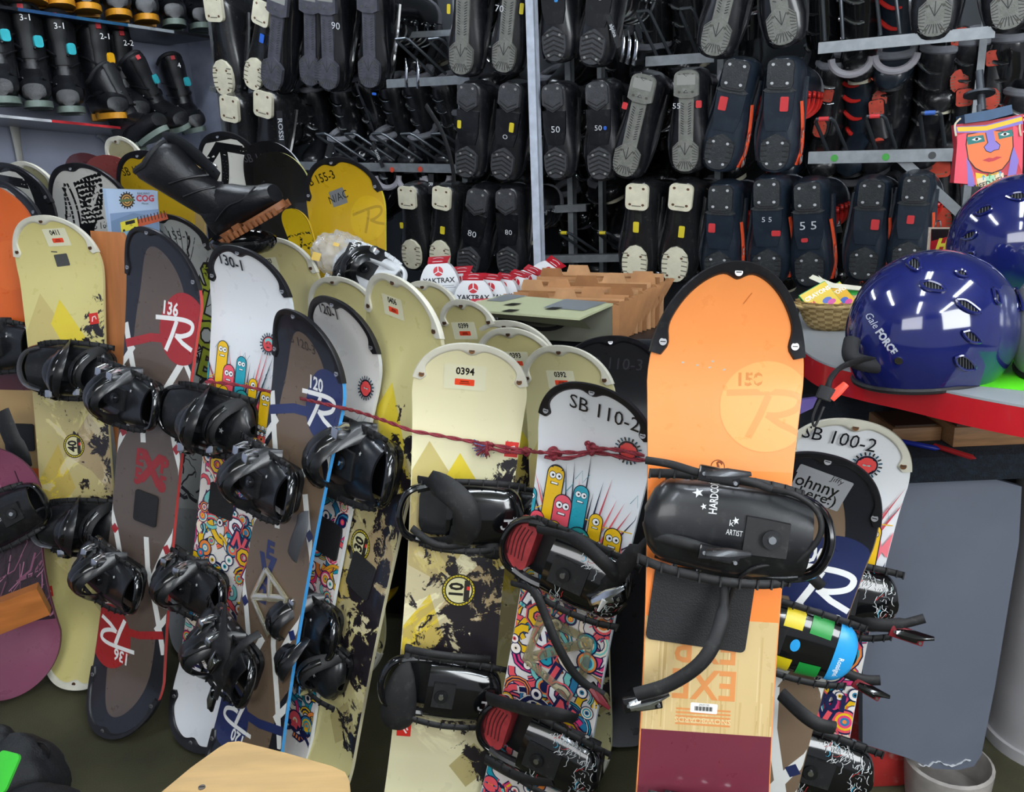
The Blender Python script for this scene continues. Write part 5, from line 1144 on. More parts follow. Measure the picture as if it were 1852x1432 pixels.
# wall bracket strip
mb = MB(); mb.tube([lw(24, 214, .05), lw(32, 262, .04), lw(40, 310, .03)], [.024, .017, .014], 10, 0, flat=.5, up=NL); tag(mb.build('shelf_bracket', [mat('cream_bracket', '#a9a9a4', .4)]), 'cream curved bracket on the blue grey wall under the lower shelf', 'bracket')
mb = MB(); P_ = [lw(178+10*k+(3 if k % 2 else 0), 240+9*k, .03+.012*(k % 2)) for k in range(5)]; mb.tube(smooth_path(P_, 4), [.020, .024, .018, .02, .022]*4+[.01], 8, 0, flat=.4, up=NL); tag(mb.build('plastic_bag', [mat('clear_bag', '#b9bfca', .25, trans=.6)]), 'small clear plastic bag hanging on the wall under the lower shelf', 'bag')
SBB = {}
def snow_boot(key, sole, patch, lean=0, gum=False, big=False):
    root = thing('snowboard_boot', 'proto', 'boot'); bm_ = mat('boot_leather_black', '#121317', .40, noise=.3, scale=15, bump=.2, bscale=120); mb = MB()
    secs = []
    for y, w_, z1 in ((-.150, .022, .060), (-.145, .038, .078), (-.125, .048, .090), (-.09, .053, .100), (-.05, .052, .120), (-.015, .049, .145), (.03, .047, .165), (.08, .046, .17), (.115, .040, .16), (.128, .024, .14)):
        secs.append([(w_*sgnp(cos(a), .8), y, .022+(z1-.022)/2+(z1-.022)/2*sgnp(sin(a), .75)) for a in [2*pi*k/20 for k in range(20)]])
    mb.loft(secs[::-1], 0)
    secs = []; lt = math.tan(rad(lean))
    for z, cy, hx, hy in ((.09, .045, .047, .078), (.14, .048, .049, .076), (.19, .050, .052, .074), (.24, .046, .056, .078), (.285, .040, .060, .084), (.305, .038, .060, .086), (.325, .040, .052, .074)):
        secs.append([(hx*sgnp(cos(a), .85), cy+(z-.09)*lt+hy*sgnp(sin(a), .85), z+(.03*max(0, -sin(a)) if z > .28 else 0)) for a in [2*pi*k/22 for k in range(22)]])
    mb.loft(secs, 0)
    # seams and overlays
    for sg in (-1, 1):
        mb.tube(smooth_path([(sg*.030, -.115, .098), (sg*.050, -.06, .085), (sg*.055, .0, .09), (sg*.053, .07, .07)], 4), .003, 6, 0)
        mb.tube(smooth_path([(sg*.024, -.042+.1*lt, .16), (sg*.045, .0+.1*lt, .175), (sg*.056, .06+.1*lt, .185)], 4), .004, 6, 0)
        mb.tube(smooth_path([(sg*.020, -.045+.1*lt, .20), (sg*.048, -.01+.13*lt, .225), (sg*.060, .05+.14*lt, .24)], 4), .004, 6, 0)
    mb.build('upper', [bm_], root)
    s = MB(); O_ = [(.050*sgnp(cos(a), .8)*(1 if sin(a) < 0 else .88), -.005+.148*sgnp(sin(a), .85)) for a in [2*pi*k/30 for k in range(30)]]
    f = [p for p in O_ if p[1] < .03]; h_ = [p for p in O_ if p[1] > .035]
    def srt(P): c = (sum(p[0] for p in P)/len(P), sum(p[1] for p in P)/len(P)); return sorted(P, key=lambda p: atan2(p[1]-c[1], p[0]-c[0]))
    s.prism(srt(f), 0, .022, 0); s.prism(srt(h_), 0, .026, 0); s.prism([(-.030, .02), (.030, .02), (.030, .05), (-.030, .05)], .010, .03, 0)
    if gum:
        for k in range(13):
            for sg in (-1, 1): y = -.135+.021*k; s.box((sg*.050-.006, y-.006, -.008), (sg*.050+.004, y+.006, .014), 0, bev=.001); s.box((sg*.022-.012, y-.005, -.008), (sg*.022+.012, y+.005, .002), 0)
    s.build('sole', [sole], root)
    # tongue and collar
    tm = MB(); tm.tube(smooth_path([(0, -.03+.15*lt, .17), (0, -.036+.17*lt, .24), (0, -.046+.24*lt, .30), (0, -.050+.28*lt, .345)], 4), [.026]*6+[.030]*5+[.034, .030], 12, 0, flat=.35, up=Vector((0, -1, .1))); tm.build('tongue', [mat('boot_tongue', '#111215', .55)], root)
    c = MB(); P = [(.050*cos(a), .040+.235*lt+.070*sin(a), .327+.028*max(0, -sin(a))) for a in [2*pi*k/24 for k in range(25)]]; c.tube(P, .011, 8, 0, cap=False); c.build('collar', [mat('boot_collar', '#17181c', .7)], root)
    if patch:
        p = MB(); p.prism(rrect(.032, .040, .010, 3), -.012, .004, 0, M=frame(Vector((.036, -.036, .225)), Vector((.87, .5, 0)).normalized(), Vector((0, 0, 1)), Vector((.5, -.87, 0)).normalized())); p.build('side_patch', [patch], root)
        p = MB(); M_ = frame(Vector((0, -.075, .335)), Vector((1, 0, 0)), Vector((0, .2, .98)).normalized(), Vector((0, -.98, .2)).normalized()); p.prism(rrect(.018, .018, .002, 2), -.006, .002, 0, M=M_); p.v = [v+Vector((0, .012, 0)) for v in p.v]; q = p.build('pull_tab', [mat('red_tab', '#c2323a', .5)], root)
    SBB[key] = root; return root
TEAL = mat('teal_patch', '#33a3ac', .35); YPT = mat('yellow_patch', '#e0a51e', .35)
snow_boot('teal', mat('grey_green_sole', '#6f7d74', .6), TEAL); snow_boot('yellow', mat('amber_sole', '#c98a1c', .55), YPT); snow_boot('plain', mat('amber_sole', '#c98a1c', .55), None); snow_boot('greyplain', mat('grey_green_sole', '#6f7d74', .6), None)
snow_boot('gum', mat('gum_sole', '#8a5532', .6, noise=.25), None, lean=30, gum=True)
def sboot(key, u, v, off, label, yaw=18, roll=0, s=1.0, num=None, pitch=0, P=None, group='snowboard boots on the wall shelves'):
    p = P or lw(u, v, off); b_ = rad(28+yaw-28)
    M = Matrix.Translation(p) @ Matrix.Rotation(rad(yaw), 4, 'Z') @ Matrix.Rotation(rad(roll), 4, 'Y') @ Matrix.Rotation(rad(pitch), 4, 'X') @ Matrix.Scale(s, 4)
    r = copy_tree(SBB[key]); r.matrix_world = M; r['label'] = label; r['group'] = group
    if num:
        b = MB(); g = Gfx(); g.text((0, 0), num, .026, '#d8d8d8'); put(b, g, .0, frame(Vector((.012, -.088, .296)), Vector((1, 0, 0)), Vector((0, 0, 1)), Vector((0, -1, 0)))); b.build('size_number', [V_MATTE], r)
    return r
for k, (u, v, key) in enumerate(((14, 6, 'greyplain'), (62, 10, 'plain'), (112, 17, 'plain'), (160, 26, 'plain'), (215, 36, 'plain'), (265, 44, 'plain'), (314, 52, 'greyplain'), (362, 58, 'greyplain'))):
    Z_ = SU[0].z+(SU[1].z-SU[0].z)*min(1, max(0, (u+90)/478)); sboot(key, u, v, .24, ('%s soled snowboard boot on the upper shelf, ' % ('grey' if 'grey' in key else 'yellow'))+['at the left edge', 'first yellow one', 'second yellow one', 'third yellow one', 'fourth yellow one', 'last yellow one before the grey soles', 'left one of the right end pair', 'at the right end by the rack'][k], yaw=24, s=1.08)
for k, (u, v, key, num) in enumerate(((14, 190, 'teal', '3-2'), (72, 197, 'teal', '3-1'), (130, 206, 'teal', '3-1'), (196, 217, 'yellow', '2-1'), (236, 222, 'yellow', '2-2'))):
    sboot(key, u, v, .25 if k < 4 else .19, ['black snowboard boot with teal patch numbered 3-2 at the left edge', 'black snowboard boot with stickered teal patch numbered 3-1', 'black snowboard boot with teal patch numbered 3-1 next to the yellow patched pair', 'black snowboard boot with yellow patch and gold side mark', 'black snowboard boot with yellow patch partly behind another'][k], yaw=24 if k < 3 else 40, num=num, s=1.08)
sboot('teal', 312, 236, .30, 'black snowboard boot leaning against the end panel at the shelf tip', yaw=45, roll=-24, s=.98)
sboot('teal', 350, 240, .20, 'black snowboard boot leaning at the far right, tagged 4', yaw=30, roll=-10, num='4')
sboot('greyplain', 268, 262, .42, 'black snowboard boot fallen over below the lower shelf tip', yaw=62, roll=-12, pitch=-22, s=.98)
# the big loose boot lying on the boards
Pb_ = at(430, 402, 2.42)
R_ = Matrix.Translation(Pb_) @ Matrix.Rotation(rad(-20), 4, 'Z') @ Matrix.Rotation(rad(-22), 4, 'Y') @ Matrix.Rotation(rad(84), 4, 'Z') @ Matrix.Rotation(rad(16), 4, 'X') @ Matrix.Scale(1.02, 4)
gb = copy_tree(SBB['gum']); Zb = Vector((-.45, -.10, .88)).normalized(); Tb = Vector((.85, -.30, .40)); Tb = (Tb-Zb*Tb.dot(Zb)).normalized(); Yq = -Tb; gb.matrix_world = frame(at(455, 408, 2.38), Yq.cross(Zb), Yq, Zb, .84); tag(gb, 'large black snowboard boot with brown gum sole lying across the board tips', 'boot')
mb = MB(); mb.tube(smooth_path([(.024, .02, .18), (.034, .038, .24), (.036, .068, .31), (.030, .105, .38)], 4), [.03]*5+[.034]*5+[.03, .02, .01], 10, 0, flat=.15, up=Vector((1, -.4, 0))); o = mb.build('lace_guard_flap', [mat('boot_flap', '#24262a', .4)], gb)
for k in range(3): mb = MB(); mb.disc((.046+.002*k, .020+.017*k, .215+.04*k), (.75, -.6, .2), .008, 0, h=.004, k=14); mb.build('rivet', [CHR], gb)
# black heel hoop under the boot
mb = MB(); P_ = [at(440, 440, 2.38)+Vector((.075*cos(a), .04*sin(a), .012*sin(a))) for a in [2*pi*k/24 for k in range(25)]]; mb.tube(P_, .016, 10, 0, cap=False, flat=1.4); tag(mb.build('binding_hoop', [BLKG]), 'glossy black binding hoop under the gum soled boot', 'binding')
# ================================================================ brochures, plank, toy
pn = Panel(235, 385, 2.55, yaw=-8, pitch=8, roll=-2)
for i, dx in enumerate((-7, -3, 2)):
    mb = MB(); Q = ccw(pn.poly([(188+dx, 340+i), (282+dx, 343+i), (288+dx, 470), (205+dx, 470)])); mb.prism(Q, -.004*(3-i), -.004*(3-i)+.0012, 0, lin('#9fb4cf'))
    if i == 2:
        g = Gfx(); g.poly(Q, '#a9bdd6'); g.layer = 2; g.poly(pn.poly([(198, 386), (286, 378), (290, 470), (206, 470)]), '#7c93b4'); g.poly(pn.poly([(200, 400), (240, 385), (286, 392), (288, 470), (205, 470)]), '#6c84a2'); g.layer = 3
        c = pn.px(229, 362); g.circle(c, .021, '#2a1f18')
        for k in range(16): a = 2*pi*k/16; g.rect((c[0]+.022*cos(a), c[1]+.022*sin(a)), .007, .004, '#2a1f18', a)
        for r_q, cq in ((.017, '#b58a4e'), (.013, '#2a1f18'), (.010, '#c99a55'), (.006, '#2a1f18')): g.circle(c, r_q, cq)
        g.rect(c, .045, .008, '#566b46', .1, .003); g.layer = 5
        g.text(pn.px(262, 359), 'COG', .022, '#c23a4a', bold=.04); g.text(pn.px(259, 350), 'RAILWAY', .008, '#333333'); g.text(pn.px(262, 368), 'Mount', .007, '#3b3b3b')
        g.poly(pn.poly([(244, 398), (300, 384), (304, 396), (244, 412)]), '#b25333'); 
        for k in range(9): g.stroke([pn.px(248+6*k, 392-1.4*k), pn.px(251+6*k, 404-1.4*k)], .003, '#3b2016')
        g.layer = 6; g.poly(pn.poly([(217, 402), (247, 394), (250, 412), (219, 420)]), '#d2c63b'); g.poly(pn.poly([(226, 401), (243, 397), (244, 403), (227, 407)]), '#1b1b1b'); g.text(pn.px(237, 407), '-0-', .010, '#1b1b1b', .1); g.circle(pn.px(224, 417), .004, '#151515'); g.circle(pn.px(244, 412), .004, '#151515')
        put(mb, g, -.0025)
    tag(mb.build('brochure', [V_INK], M=pn.M), ['rearmost pale blue travel brochure peeking out left', 'middle pale blue travel brochure in the stack', 'front travel brochure with gear emblem and red COG lettering over a yellow locomotive'][i], 'brochure', 'brochures behind the plank')
mb = MB(); Q = ccw(pn.poly([(225, 419), (262, 414), (272, 470), (236, 470)])); mb.prism(Q, .004, .0055, 0, lin('#7fa8bd')); g = Gfx(); g.text(pn.px(242, 432), 'U', .03, '#2b4e72', .1, shear=.3); g.layer = 2; put(mb, g, .0055); tag(mb.build('brochure', [V_INK], M=pn.M), 'small blue leaflet with scripted letter behind the brown 136 board', 'brochure')
pl = Panel(206, 560, 2.50, yaw=-12, pitch=10)
mb = MB(); Q = ccw(pl.poly([(163, 417), (218, 420), (235, 448), (238, 700), (232, 900), (222, 905), (190, 660)])); mb.prism(Q, -.018, 0, 0); tag(mb.build('wooden_plank', [mat('orange_wood', '#b87443', .45, noise=.22, scale=3, stretch=(9, 1, 9))], M=pl.M), 'orange brown wooden plank wedged between the 0411 and 136 boards', 'plank')
# ================================================================ dark cabinet, packs, file box
TZ = .955
c0 = level(700, 640, TZ)
tb = thing('display_cabinet', 'low dark cabinet behind the boards carrying the packs and the file box', 'cabinet')
a_, b_ = at(640, 640, 2.62), at(1215, 640, 2.44); X = Vector((b_.x-a_.x, b_.y-a_.y, 0)).normalized(); Yb = Vector((-X.y, X.x, 0)); Mq = frame(Vector((a_.x, a_.y, 0)), X, Yb, Vector((0, 0, 1))); Lc_ = (Vector((b_.x, b_.y))-Vector((a_.x, a_.y))).length
mb = MB(); mb.box((0, 0, TZ-.03), (Lc_, .34, TZ), M=Mq, bev=.004); mb.build('top_panel', [mat('dark_laminate', '#22252b', .35)], tb)
mb = MB(); mb.box((.03, .03, 0), (Lc_-.03, .32, TZ-.03), M=Mq); mb.build('cabinet_body', [mat('dark_cabinet', '#15171a', .5)], tb)
def on_cab(u, v_base): return level(u, v_base, TZ)
def pack(u, v, z, yaw, roll, label, s=1.0, pitch=0):
    p = Panel(u, v, z, yaw, pitch, roll); r = thing('boxed_ice_cleats', label, 'package', p.M @ Matrix.Scale(s, 4), 'red and white ice cleat packs')
    O_ = [(-.068, -.105), (.068, -.105)]+[(.068-.0*k, -.105+.03*k) for k in (1,)]+[(.067*cos(a)**.75, -.045+.128*sin(a)) for a in [rad(2+82*k/8) for k in range(9)]]
    O_ += [(-x, y) for x, y in O_[2:][::-1]]
    W_ = MB(); W_.prism(ccw(O_), -.035, 0, 0, lin('#dfe1e4')); g = Gfx()
    c = (0, .052); g.circle(c, .015, '#c02a36'); 
    for a in (90, 210, 330): g.stroke([c, (c[0]+.015*cos(rad(a)), c[1]+.015*sin(rad(a)))], .003, '#dfe1e4')
    g.text((0, .024), 'YAKTRAX', .0185, '#1a1b20', bold=.03); g.rect((0, .008), .09, .0018, '#8a8c92'); g.rect((0, .002), .10, .0018, '#8a8c92'); g.circle((.02, -.07), .012, '#6fb6c9'); g.circle((.02, -.07), .009, '#e8eef0')
    g.rect((0, -.045), .11, .03, '#c9ccd2'); put(W_, g, .0004); W_.build('card_sleeve', [V_INK], r)
    T_m = MB(); T_m.add([(-.030, .080, .002), (.030, .080, .002), (.034, .096, -.040), (-.034, .096, -.040), (-.030, .075, -.0), (.030, .075, -.0)], [[0, 1, 2, 3], [4, 5, 1, 0]], 0, lin('#b3202e'), smooth=False); T_m.add([(-.030, .078, 0), (.030, .078, 0), (.034, .094, -.042), (-.034, .094, -.042)], [[3, 2, 1, 0]], 0, lin('#b3202e'), smooth=False)
    g = Gfx(); g.stroke([(-.016, .0), (-.006, .006), (.006, .006), (.016, .0)], .004, '#e6d8d8'); put(T_m, g, 0, frame(Vector((0, .0895, -.018)), Vector((1, 0, 0)), Vector((0, .36, -.93)).normalized(), Vector((0, .93, .36)).normalized())); T_m.build('hang_tab', [V_INK], r)
    L_ = MB(); P = [(.06*cos(a), -.02+.075*sin(a), -.042) for a in [rad(180*k/12) for k in range(13)]]; L_.tube(P, .007, 8, 0); L_.build('rubber_cleat', [BLKM], r)
    return r
for u, v, z, yaw, roll, lb, s, pt in (
 (795, 522, 2.60, -6, 2, 'ice cleat pack with red tab, leftmost and highest of the packs', 1.0, 6), (856, 553, 2.56, -4, -2, 'ice cleat pack with red tab in front, second from the left', 1.0, 6),
 (838, 536, 2.68, -6, 2, 'ice cleat pack squeezed behind the two front packs', .95, 4), (884, 549, 2.62, -14, -6, 'ice cleat pack leaning behind the second front pack', .95, 10), (905, 545, 2.66, -18, -8, 'ice cleat pack third in the leaning row', .92, 12),
 (925, 538, 2.70, -22, -14, 'ice cleat pack with cracked red tab leaning right', .92, 14), (945, 530, 2.76, -22, -22, 'ice cleat pack tilted behind the brown folders', .92, 10), (978, 512, 2.80, -20, -34, 'clear windowed ice cleat pack tilted most by the white post', .92, 8), (870, 590, 2.53, 0, 0, 'ice cleat pack low beside the green lid', .8, 0)):
    pack(u, v, z, yaw, roll, lb, s, pt)
# expanding file
fb = thing('expanding_file_box', 'brown accordion file box with grey green lid flap taped in silver', 'file box')
A1 = at(900, 556, 2.50); B1 = at(1106, 541, 2.36); A1.z = B1.z = (A1.z+B1.z)/2; X = (B1-A1).normalized(); Yb = Vector((-X.y, X.x, 0)); wF = (B1-A1).length; hF = B1.z-TZ-.002
Mf = frame(A1-Vector((0, 0, hF)), X, Yb, Vector((0, 0, 1)))
mb = MB(); mb.box((0, 0, 0), (wF, .006, hF), M=Mf); g = Gfx(); g.stroke([(wF*.40+.075*cos(a), hF*.62-.035*sin(a)) for a in [rad(10+160*k/10) for k in range(11)]], .012, '#121212'); g.text((wF*.42, hF*.72), 'NEW', .03, '#9b9c8c', bold=0)
q = MB(); put(mb, g, .0, Mf @ Matrix.Translation((0, -.0006, 0)) @ Matrix.Rotation(pi/2, 4, 'X')); mb.c = [lin('#6b6c5e') if c == (1, 1, 1, 1) else c for c in mb.c]; mb.build('front_cover', [V_MATTE], fb)
# lid flap folded forward over the front
mb = MB(); P4 = [Vector((.01, .03, hF+.016)), Vector((wF+.004, .0, hF+.006)), Vector((wF-.05, -.13, hF-.012)), Vector((-.10, -.10, hF-.004))]
mb.add([Mf @ p for p in P4]+[Mf @ (p-Vector((0, 0, .006))) for p in P4], [[0, 3, 2, 1], [4, 5, 6, 7], [0, 1, 5, 4], [1, 2, 6, 5], [2, 3, 7, 6], [3, 0, 4, 7]], 0, lin('#b7bb96'), smooth=False)
P5 = [P4[3], P4[2], P4[2]+Vector((.02, .03, -.035)), P4[3]+Vector((.02, .03, -.02))]; mb.add([Mf @ p for p in P5]+[Mf @ (p+Vector((0, .004, 0))) for p in P5], [[0, 3, 2, 1], [4, 5, 6, 7]], 0, lin('#83866c'), smooth=False)
mb.build('lid_flap', [V_MATTE], fb)
def lidp(s_, t_, h=.002):
    a = P4[0]*(1-s_)+P4[1]*s_; b = P4[3]*(1-s_)+P4[2]*s_; p = a*(1-t_)+b*t_; return Mf @ (p+Vector((0, 0, h)))
for s0, s1, t0, t1 in ((.03, .22, .0, .45), (.58, .95, .0, .6)):
    mb = MB(); mb.add([lidp(s0, t0), lidp(s1, t0), lidp(s1-.03, t1), lidp(s0+.02, t1)], [[0, 3, 2, 1]], smooth=False); mb.build('silver_tape', [mat('duct_tape', '#9aa0a4', .35, metal=.3)], fb)
for s0, t0 in ((.30, .50), (.66, .55), (.42, .86)):
    mb = MB(); mb.add([lidp(s0, t0, .003), lidp(s0+.08, t0-.02, .003), lidp(s0+.07, t0+.14, .003), lidp(s0-.01, t0+.16, .003)], [[0, 3, 2, 1]], smooth=False); mb.build('clasp_plate', [mat('dark_clasp', '#3a3b34', .4, metal=.6)], fb)
# gussets: pleated right side
KR = mat('kraft_paper', '#a8764a', .8, noise=.18, scale=12)
mb = MB(); dp = .30; N = 26; top = []; bot = []
for k in range(N+1):
    y = .008+dp*k/N; x = wF+.004+(.010 if k % 2 else -.006)+.10*(k/N); zt = hF-.004+.035*(k/N)+(.006 if k % 3 == 0 else 0); top.append(Mf @ Vector((x, y, zt))); bot.append(Mf @ Vector((x-.07*k/N, y*.8, 0)))
mb.loft([bot, top], 0, cap=False, closed=False, smooth=False); top2 = [p+X*-.004 for p in top]; bot2 = [p+X*-.004 for p in bot]; mb.loft([top2, bot2], 0, cap=False, closed=False, smooth=False); mb.build('pleated_gusset', [KR], fb)
r_ = random.Random(4)
for k in range(12):
    y = .03+.022*k; mb = MB(); z1 = hF-.004+.0045*k+.003*(k % 2); xa, xb = .0+.004*k, wF+.09*(k/12)
    O_ = [(xa, 0), (xb, 0), (xb, z1)]
    n = 5; tw = (xb-xa)/n; j = k % n
    O_ = [(xa, 0), (xb, 0), (xb, z1)]+([(xa+tw*(j+1), z1), (xa+tw*(j+1)-.008, z1+.022), (xa+tw*j+.008, z1+.022), (xa+tw*j, z1)])+([(xa, z1)] if j else [])
    mb.prism(O_, 0, .0012, 0, M=Mf @ Matrix.Translation((0, y, 0)) @ Matrix.Rotation(pi/2, 4, 'X') ); mb.build('folder_divider', [mat('kraft_divider_%d' % (k % 3), ['#b9875a', '#9d6c42', '#c39468'][k % 3], .8, noise=.15)], fb)
# ================================================================ white binding in a clear bag
make_binding('whiteb', base=mat('white_glossy_plastic', '#d9dcdf', .25, coat=.3), lad=mat('white_strap', '#c9cccf', .4), hb=mat('white_glossy_plastic', '#d9dcdf', .25, coat=.3), deco=lambda g: g.text((.5, -.1), 'ROSSIGNOL', .05, '#222222', ang=-pi/2, sx=2), open_=True, hoopm=mat('white_glossy_plastic', '#d9dcdf', .25))
wb = copy_tree(BIND['whiteb']); pq = Panel(668, 498, 2.55, yaw=-12, pitch=30, roll=-25); wb.matrix_world = pq.M @ Matrix.Scale(.85, 4); tag(wb, 'white snowboard binding with black lettered strap beside the clear plastic bag', 'binding')
wb.name = 'loose_binding'
mb = MB(); q = Panel(628, 470, 2.47, yaw=-10, pitch=10, roll=62); mb.box((-.05, -.016, -.004), (.05, .016, .004), 0, col=lin('#17181b'), M=q.M, bev=.003); g = Gfx(); g.text((0, 0), 'ROSSIGNOL', .017, '#e5e5e5', pi, bold=.02); put(mb, g, .0045, q.M); tag(mb.build('lettered_strap', [V_MATTE]), 'black strap lettered ROSSIGNOL in front of the clear bag', 'strap')
bm = bmesh.new(); bmesh.ops.create_icosphere(bm, subdivisions=5, radius=1)
for v in bm.verts:
    n1 = mnoise.noise(v.co*2.1); n2 = mnoise.noise(v.co*5.0+Vector((3, 1, 2))); n3 = abs(mnoise.noise(v.co*9)); v.co *= 1+.14*n1+.06*n2-.16*abs(n1)**.6-.05*n3; v.co = Vector((v.co.x*.095, v.co.y*.07, v.co.z*.075))
mb = MB(); bm.verts.index_update(); Mx = Matrix.Translation(at(618, 462, 2.58)) @ Matrix.Rotation(rad(20), 4, 'Y'); mb.add([v.co.copy() for v in bm.verts], [[v.index for v in f.verts] for f in bm.faces], 0, M=Mx); bm.free()
pb = mb.build('plastic_bag', [mat('crumpled_clear_plastic', '#e2e6ea', .12, alpha=.34, coat=1, bump=.8, bscale=45)]); tag(pb, 'crumpled clear plastic bag with yellow stickers against the mustard board', 'bag')
for u, v, w_, h_ in ((608, 442, .018, .010), (572, 464, .026, .024)):
    qq = Panel(u, v, 2.50, yaw=-10, pitch=20, roll=-15); mb = MB(); mb.prism(rrect(w_, h_, .002, 2), 0, .001, 0, M=qq.M); mb.build('price_sticker', [mat('tape_d9b65a', '#d9b65a', .5)], pb)
mb = MB(); mb.tube(smooth_path([at(640, 470, 2.48), at(668, 470, 2.46), at(695, 480, 2.46), at(712, 490, 2.47)], 5), .010, 8, 0, flat=.3); mb.build('ladder_strap', [mat('white_glossy_plastic', '#d9dcdf', .25)], pb)
# ================================================================ counter
HC = at(1690, 684, 1.50).z
ct = thing('shop_counter', 'grey topped counter with bright red edge curving in at the right', 'counter')
edge = [(1446, 560), (1443, 600), (1449, 628), (1490, 655), (1560, 674), (1640, 690), (1740, 712), (1852, 733), (2100, 775)]
back_ = [(2100, 560), (1700, 545), (1500, 548)]
Pe = [level(u, v, HC) for u, v in edge]; Pk = [level(u, v, HC) for u, v in back_]; Pe = smooth_path(Pe, 5)
poly = ccw([(p.x, p.y) for p in Pe+Pk])
mb = MB(); mb.prism(poly, HC-.004, HC, 0); mb.build('counter_top', [mat('grey_laminate', '#9a9fa2', .35, noise=.06)], ct)
mb = MB(); mb.prism(poly, HC-.052, HC-.0045, 0); mb.build('red_edge', [mat('red_laminate', '#c01f28', .22, coat=.6, noise=.05)], ct)
def below(poly, k, dy): cx = sum(p[0] for p in poly)/len(poly); cy = sum(p[1] for p in poly)/len(poly); return [(cx+(p[0]-cx)*k, cy+dy+(p[1]-cy)*k) for p in poly]
pq_ = Panel(1700, 850, 1.72, yaw=10)
# shelf with dark carpet under the counter
cf = thing('carpeted_shelf', 'navy black carpet covered shelf under the counter', 'shelf')
za = at(1640, 825, 1.72).z; zb = at(1640, 884, 1.72).z; xl = at(1440, 850, 1.72); xr = at(2100, 850, 1.72)
mb = MB(); mb.box((xl.x, xl.y+.0, zb), (xr.x, xl.y+.50, za), bev=.02); mb.build('carpet_cover', [mat('navy_carpet', '#151f2b', .95, bump=1, bscale=300, noise=.5, scale=80)], cf)
mb = MB(); mb.box((xl.x+.05, xl.y+.46, za), (xr.x, xl.y+.50, HC-.055)); mb.build('back_panel', [mat('dark_cabinet', '#15171a', .5)], cf)
mb = MB(); mb.box((xl.x+.20, xl.y+.44, 0), (xr.x, xl.y+.48, zb)); mb.build('lower_panel', [mat('dark_cabinet', '#15171a', .5)], cf)
for (u0, v0, u1, v1, zz, lb) in ((1612, 770, 1700, 803, 1.80, 'small wooden box left under the counter'), (1722, 768, 1860, 815, 1.76, 'wider wooden box right under the counter')):
    a = at(u0, v1, zz); b = at(u1, v0, zz); mb = MB(); zl = za; mb.box((a.x, a.y, zl), (b.x, a.y+.12, zl+.030+(.012 if u0 > 1700 else 0)), bev=.002); t = thing('wooden_box', lb, 'box'); mb.build('box_body', [mat('box_wood', '#8f6a47', .5, noise=.2, stretch=(1, 9, 9))], t); mb = MB(); mb.box((a.x+.008, a.y+.008, zl+.030+(.012 if u0 > 1700 else 0)), (b.x-.008, a.y+.11, zl+.034+(.012 if u0 > 1700 else 0))); mb.build('box_inside', [mat('dark_wood', '#3c2819', .6)], t)
for (u0, v0, u1, v1, c, lb) in ((1690, 806, 1765, 829, '#a3262a', 'red pen on the carpeted shelf'), (1620, 796, 1700, 812, '#22308f', 'blue pen on the carpeted shelf')):
    a = level(u0, v0, za+.006); b = level(u1, v1, za+.006); mb = MB(); mb.tube([a, a+(b-a)*.9, b], [.0055, .0055, .001], 10, 0); t = mb.build('pen', [mat('pen_'+c[1:], c, .3)]); tag(t, lb, 'pen')
# grey hanging panel
gp = Panel(1690, 1100, 1.86, yaw=3, pitch=3); mb = MB(); Q = gp.poly([(1560, 800), (1848, 880), (1843, 980), (1800, 1240), (1775, 1365), (1762, 1385), (1735, 1392), (1690, 1390), (1640, 1370), (1560, 1345)]); Q = [(x, y) for x, y in ccw(Q)]
mb.prism(Q, -.02, 0, 0, M=gp.M); t = thing('grey_panel', 'large grey board with chipped rounded bottom edge hanging below the counter', 'panel'); mb.build('board', [mat('slate_grey_laminate', '#656b78', .38, noise=.10, scale=4)], t)
mb = MB(); r_ = random.Random(9); P_ = []
for k in range(22): u = 1660+95*k/21; vq = 1386+4*sin(k*.6)+(0 if u < 1740 else -(u-1740)*.35); a = gp.px(u, vq-4-r_.uniform(0, 4)); P_.append((a[0], a[1], .0008))
mb.tube(P_, [.002+.004*r_.random() for _ in P_], 6, 0, M=gp.M, flat=.3, up=gp.Z); o = mb.build('chipped_edge', [mat('chip_white', '#c9cbce', .7)], t)
# pillar
p = level(1880, 1560, 0); mb = MB(); bt = at(1938, 1100, 2.08); mb.cyl((bt.x, bt.y, 0), (bt.x, bt.y, zb+.01), .150, 40); mb.cyl((bt.x, bt.y, 0), (bt.x, bt.y, .03), .16, 40)
pm_ = tag(mb.build('counter_pillar', [mat('pale_grey_paint', '#b5b3b5', .4, noise=.08, scale=5)]), 'pale grey round pillar at the lower right corner', 'pillar')
# floor clutter at the lower right
mb = MB(); c = level(1708, 1440, .0); secs = [[(c.x+r*cos(a), c.y+r*sin(a), z) for a in [2*pi*k/28 for k in range(28)]] for z, r in ((0, .085), (.06, .092), (.10, .095), (.104, .088), (.02, .08))]; mb.loft(secs, 0); tag(mb.build('paint_bucket', [mat('off_white_bucket', '#a9a39d', .5, noise=.2)]), 'off white round tub on the floor below the grey panel', 'tub')
mb = MB(); c = level(1590, 1425, .0); mb.box((c.x-.075, c.y, 0), (c.x+.065, c.y+.16, .14), bev=.012); tag(mb.build('red_crate', [mat('chipped_red_paint', '#a32a27', .5, noise=.2, dust=.5, scale=10)]), 'red chipped crate on the floor beside the grey panel', 'crate')
mb = MB(); bm = bmesh.new(); bmesh.ops.create_icosphere(bm, subdivisions=3, radius=.05)
for v in bm.verts: v.co *= 1+.3*mnoise.noise(v.co*40); v.co.z *= 2
bm.verts.index_update(); mb.add([v.co.copy() for v in bm.verts], [[v.index for v in f.verts] for f in bm.faces], 0, M=Matrix.Translation(at(1815, 1060, 2.2))); bm.free()
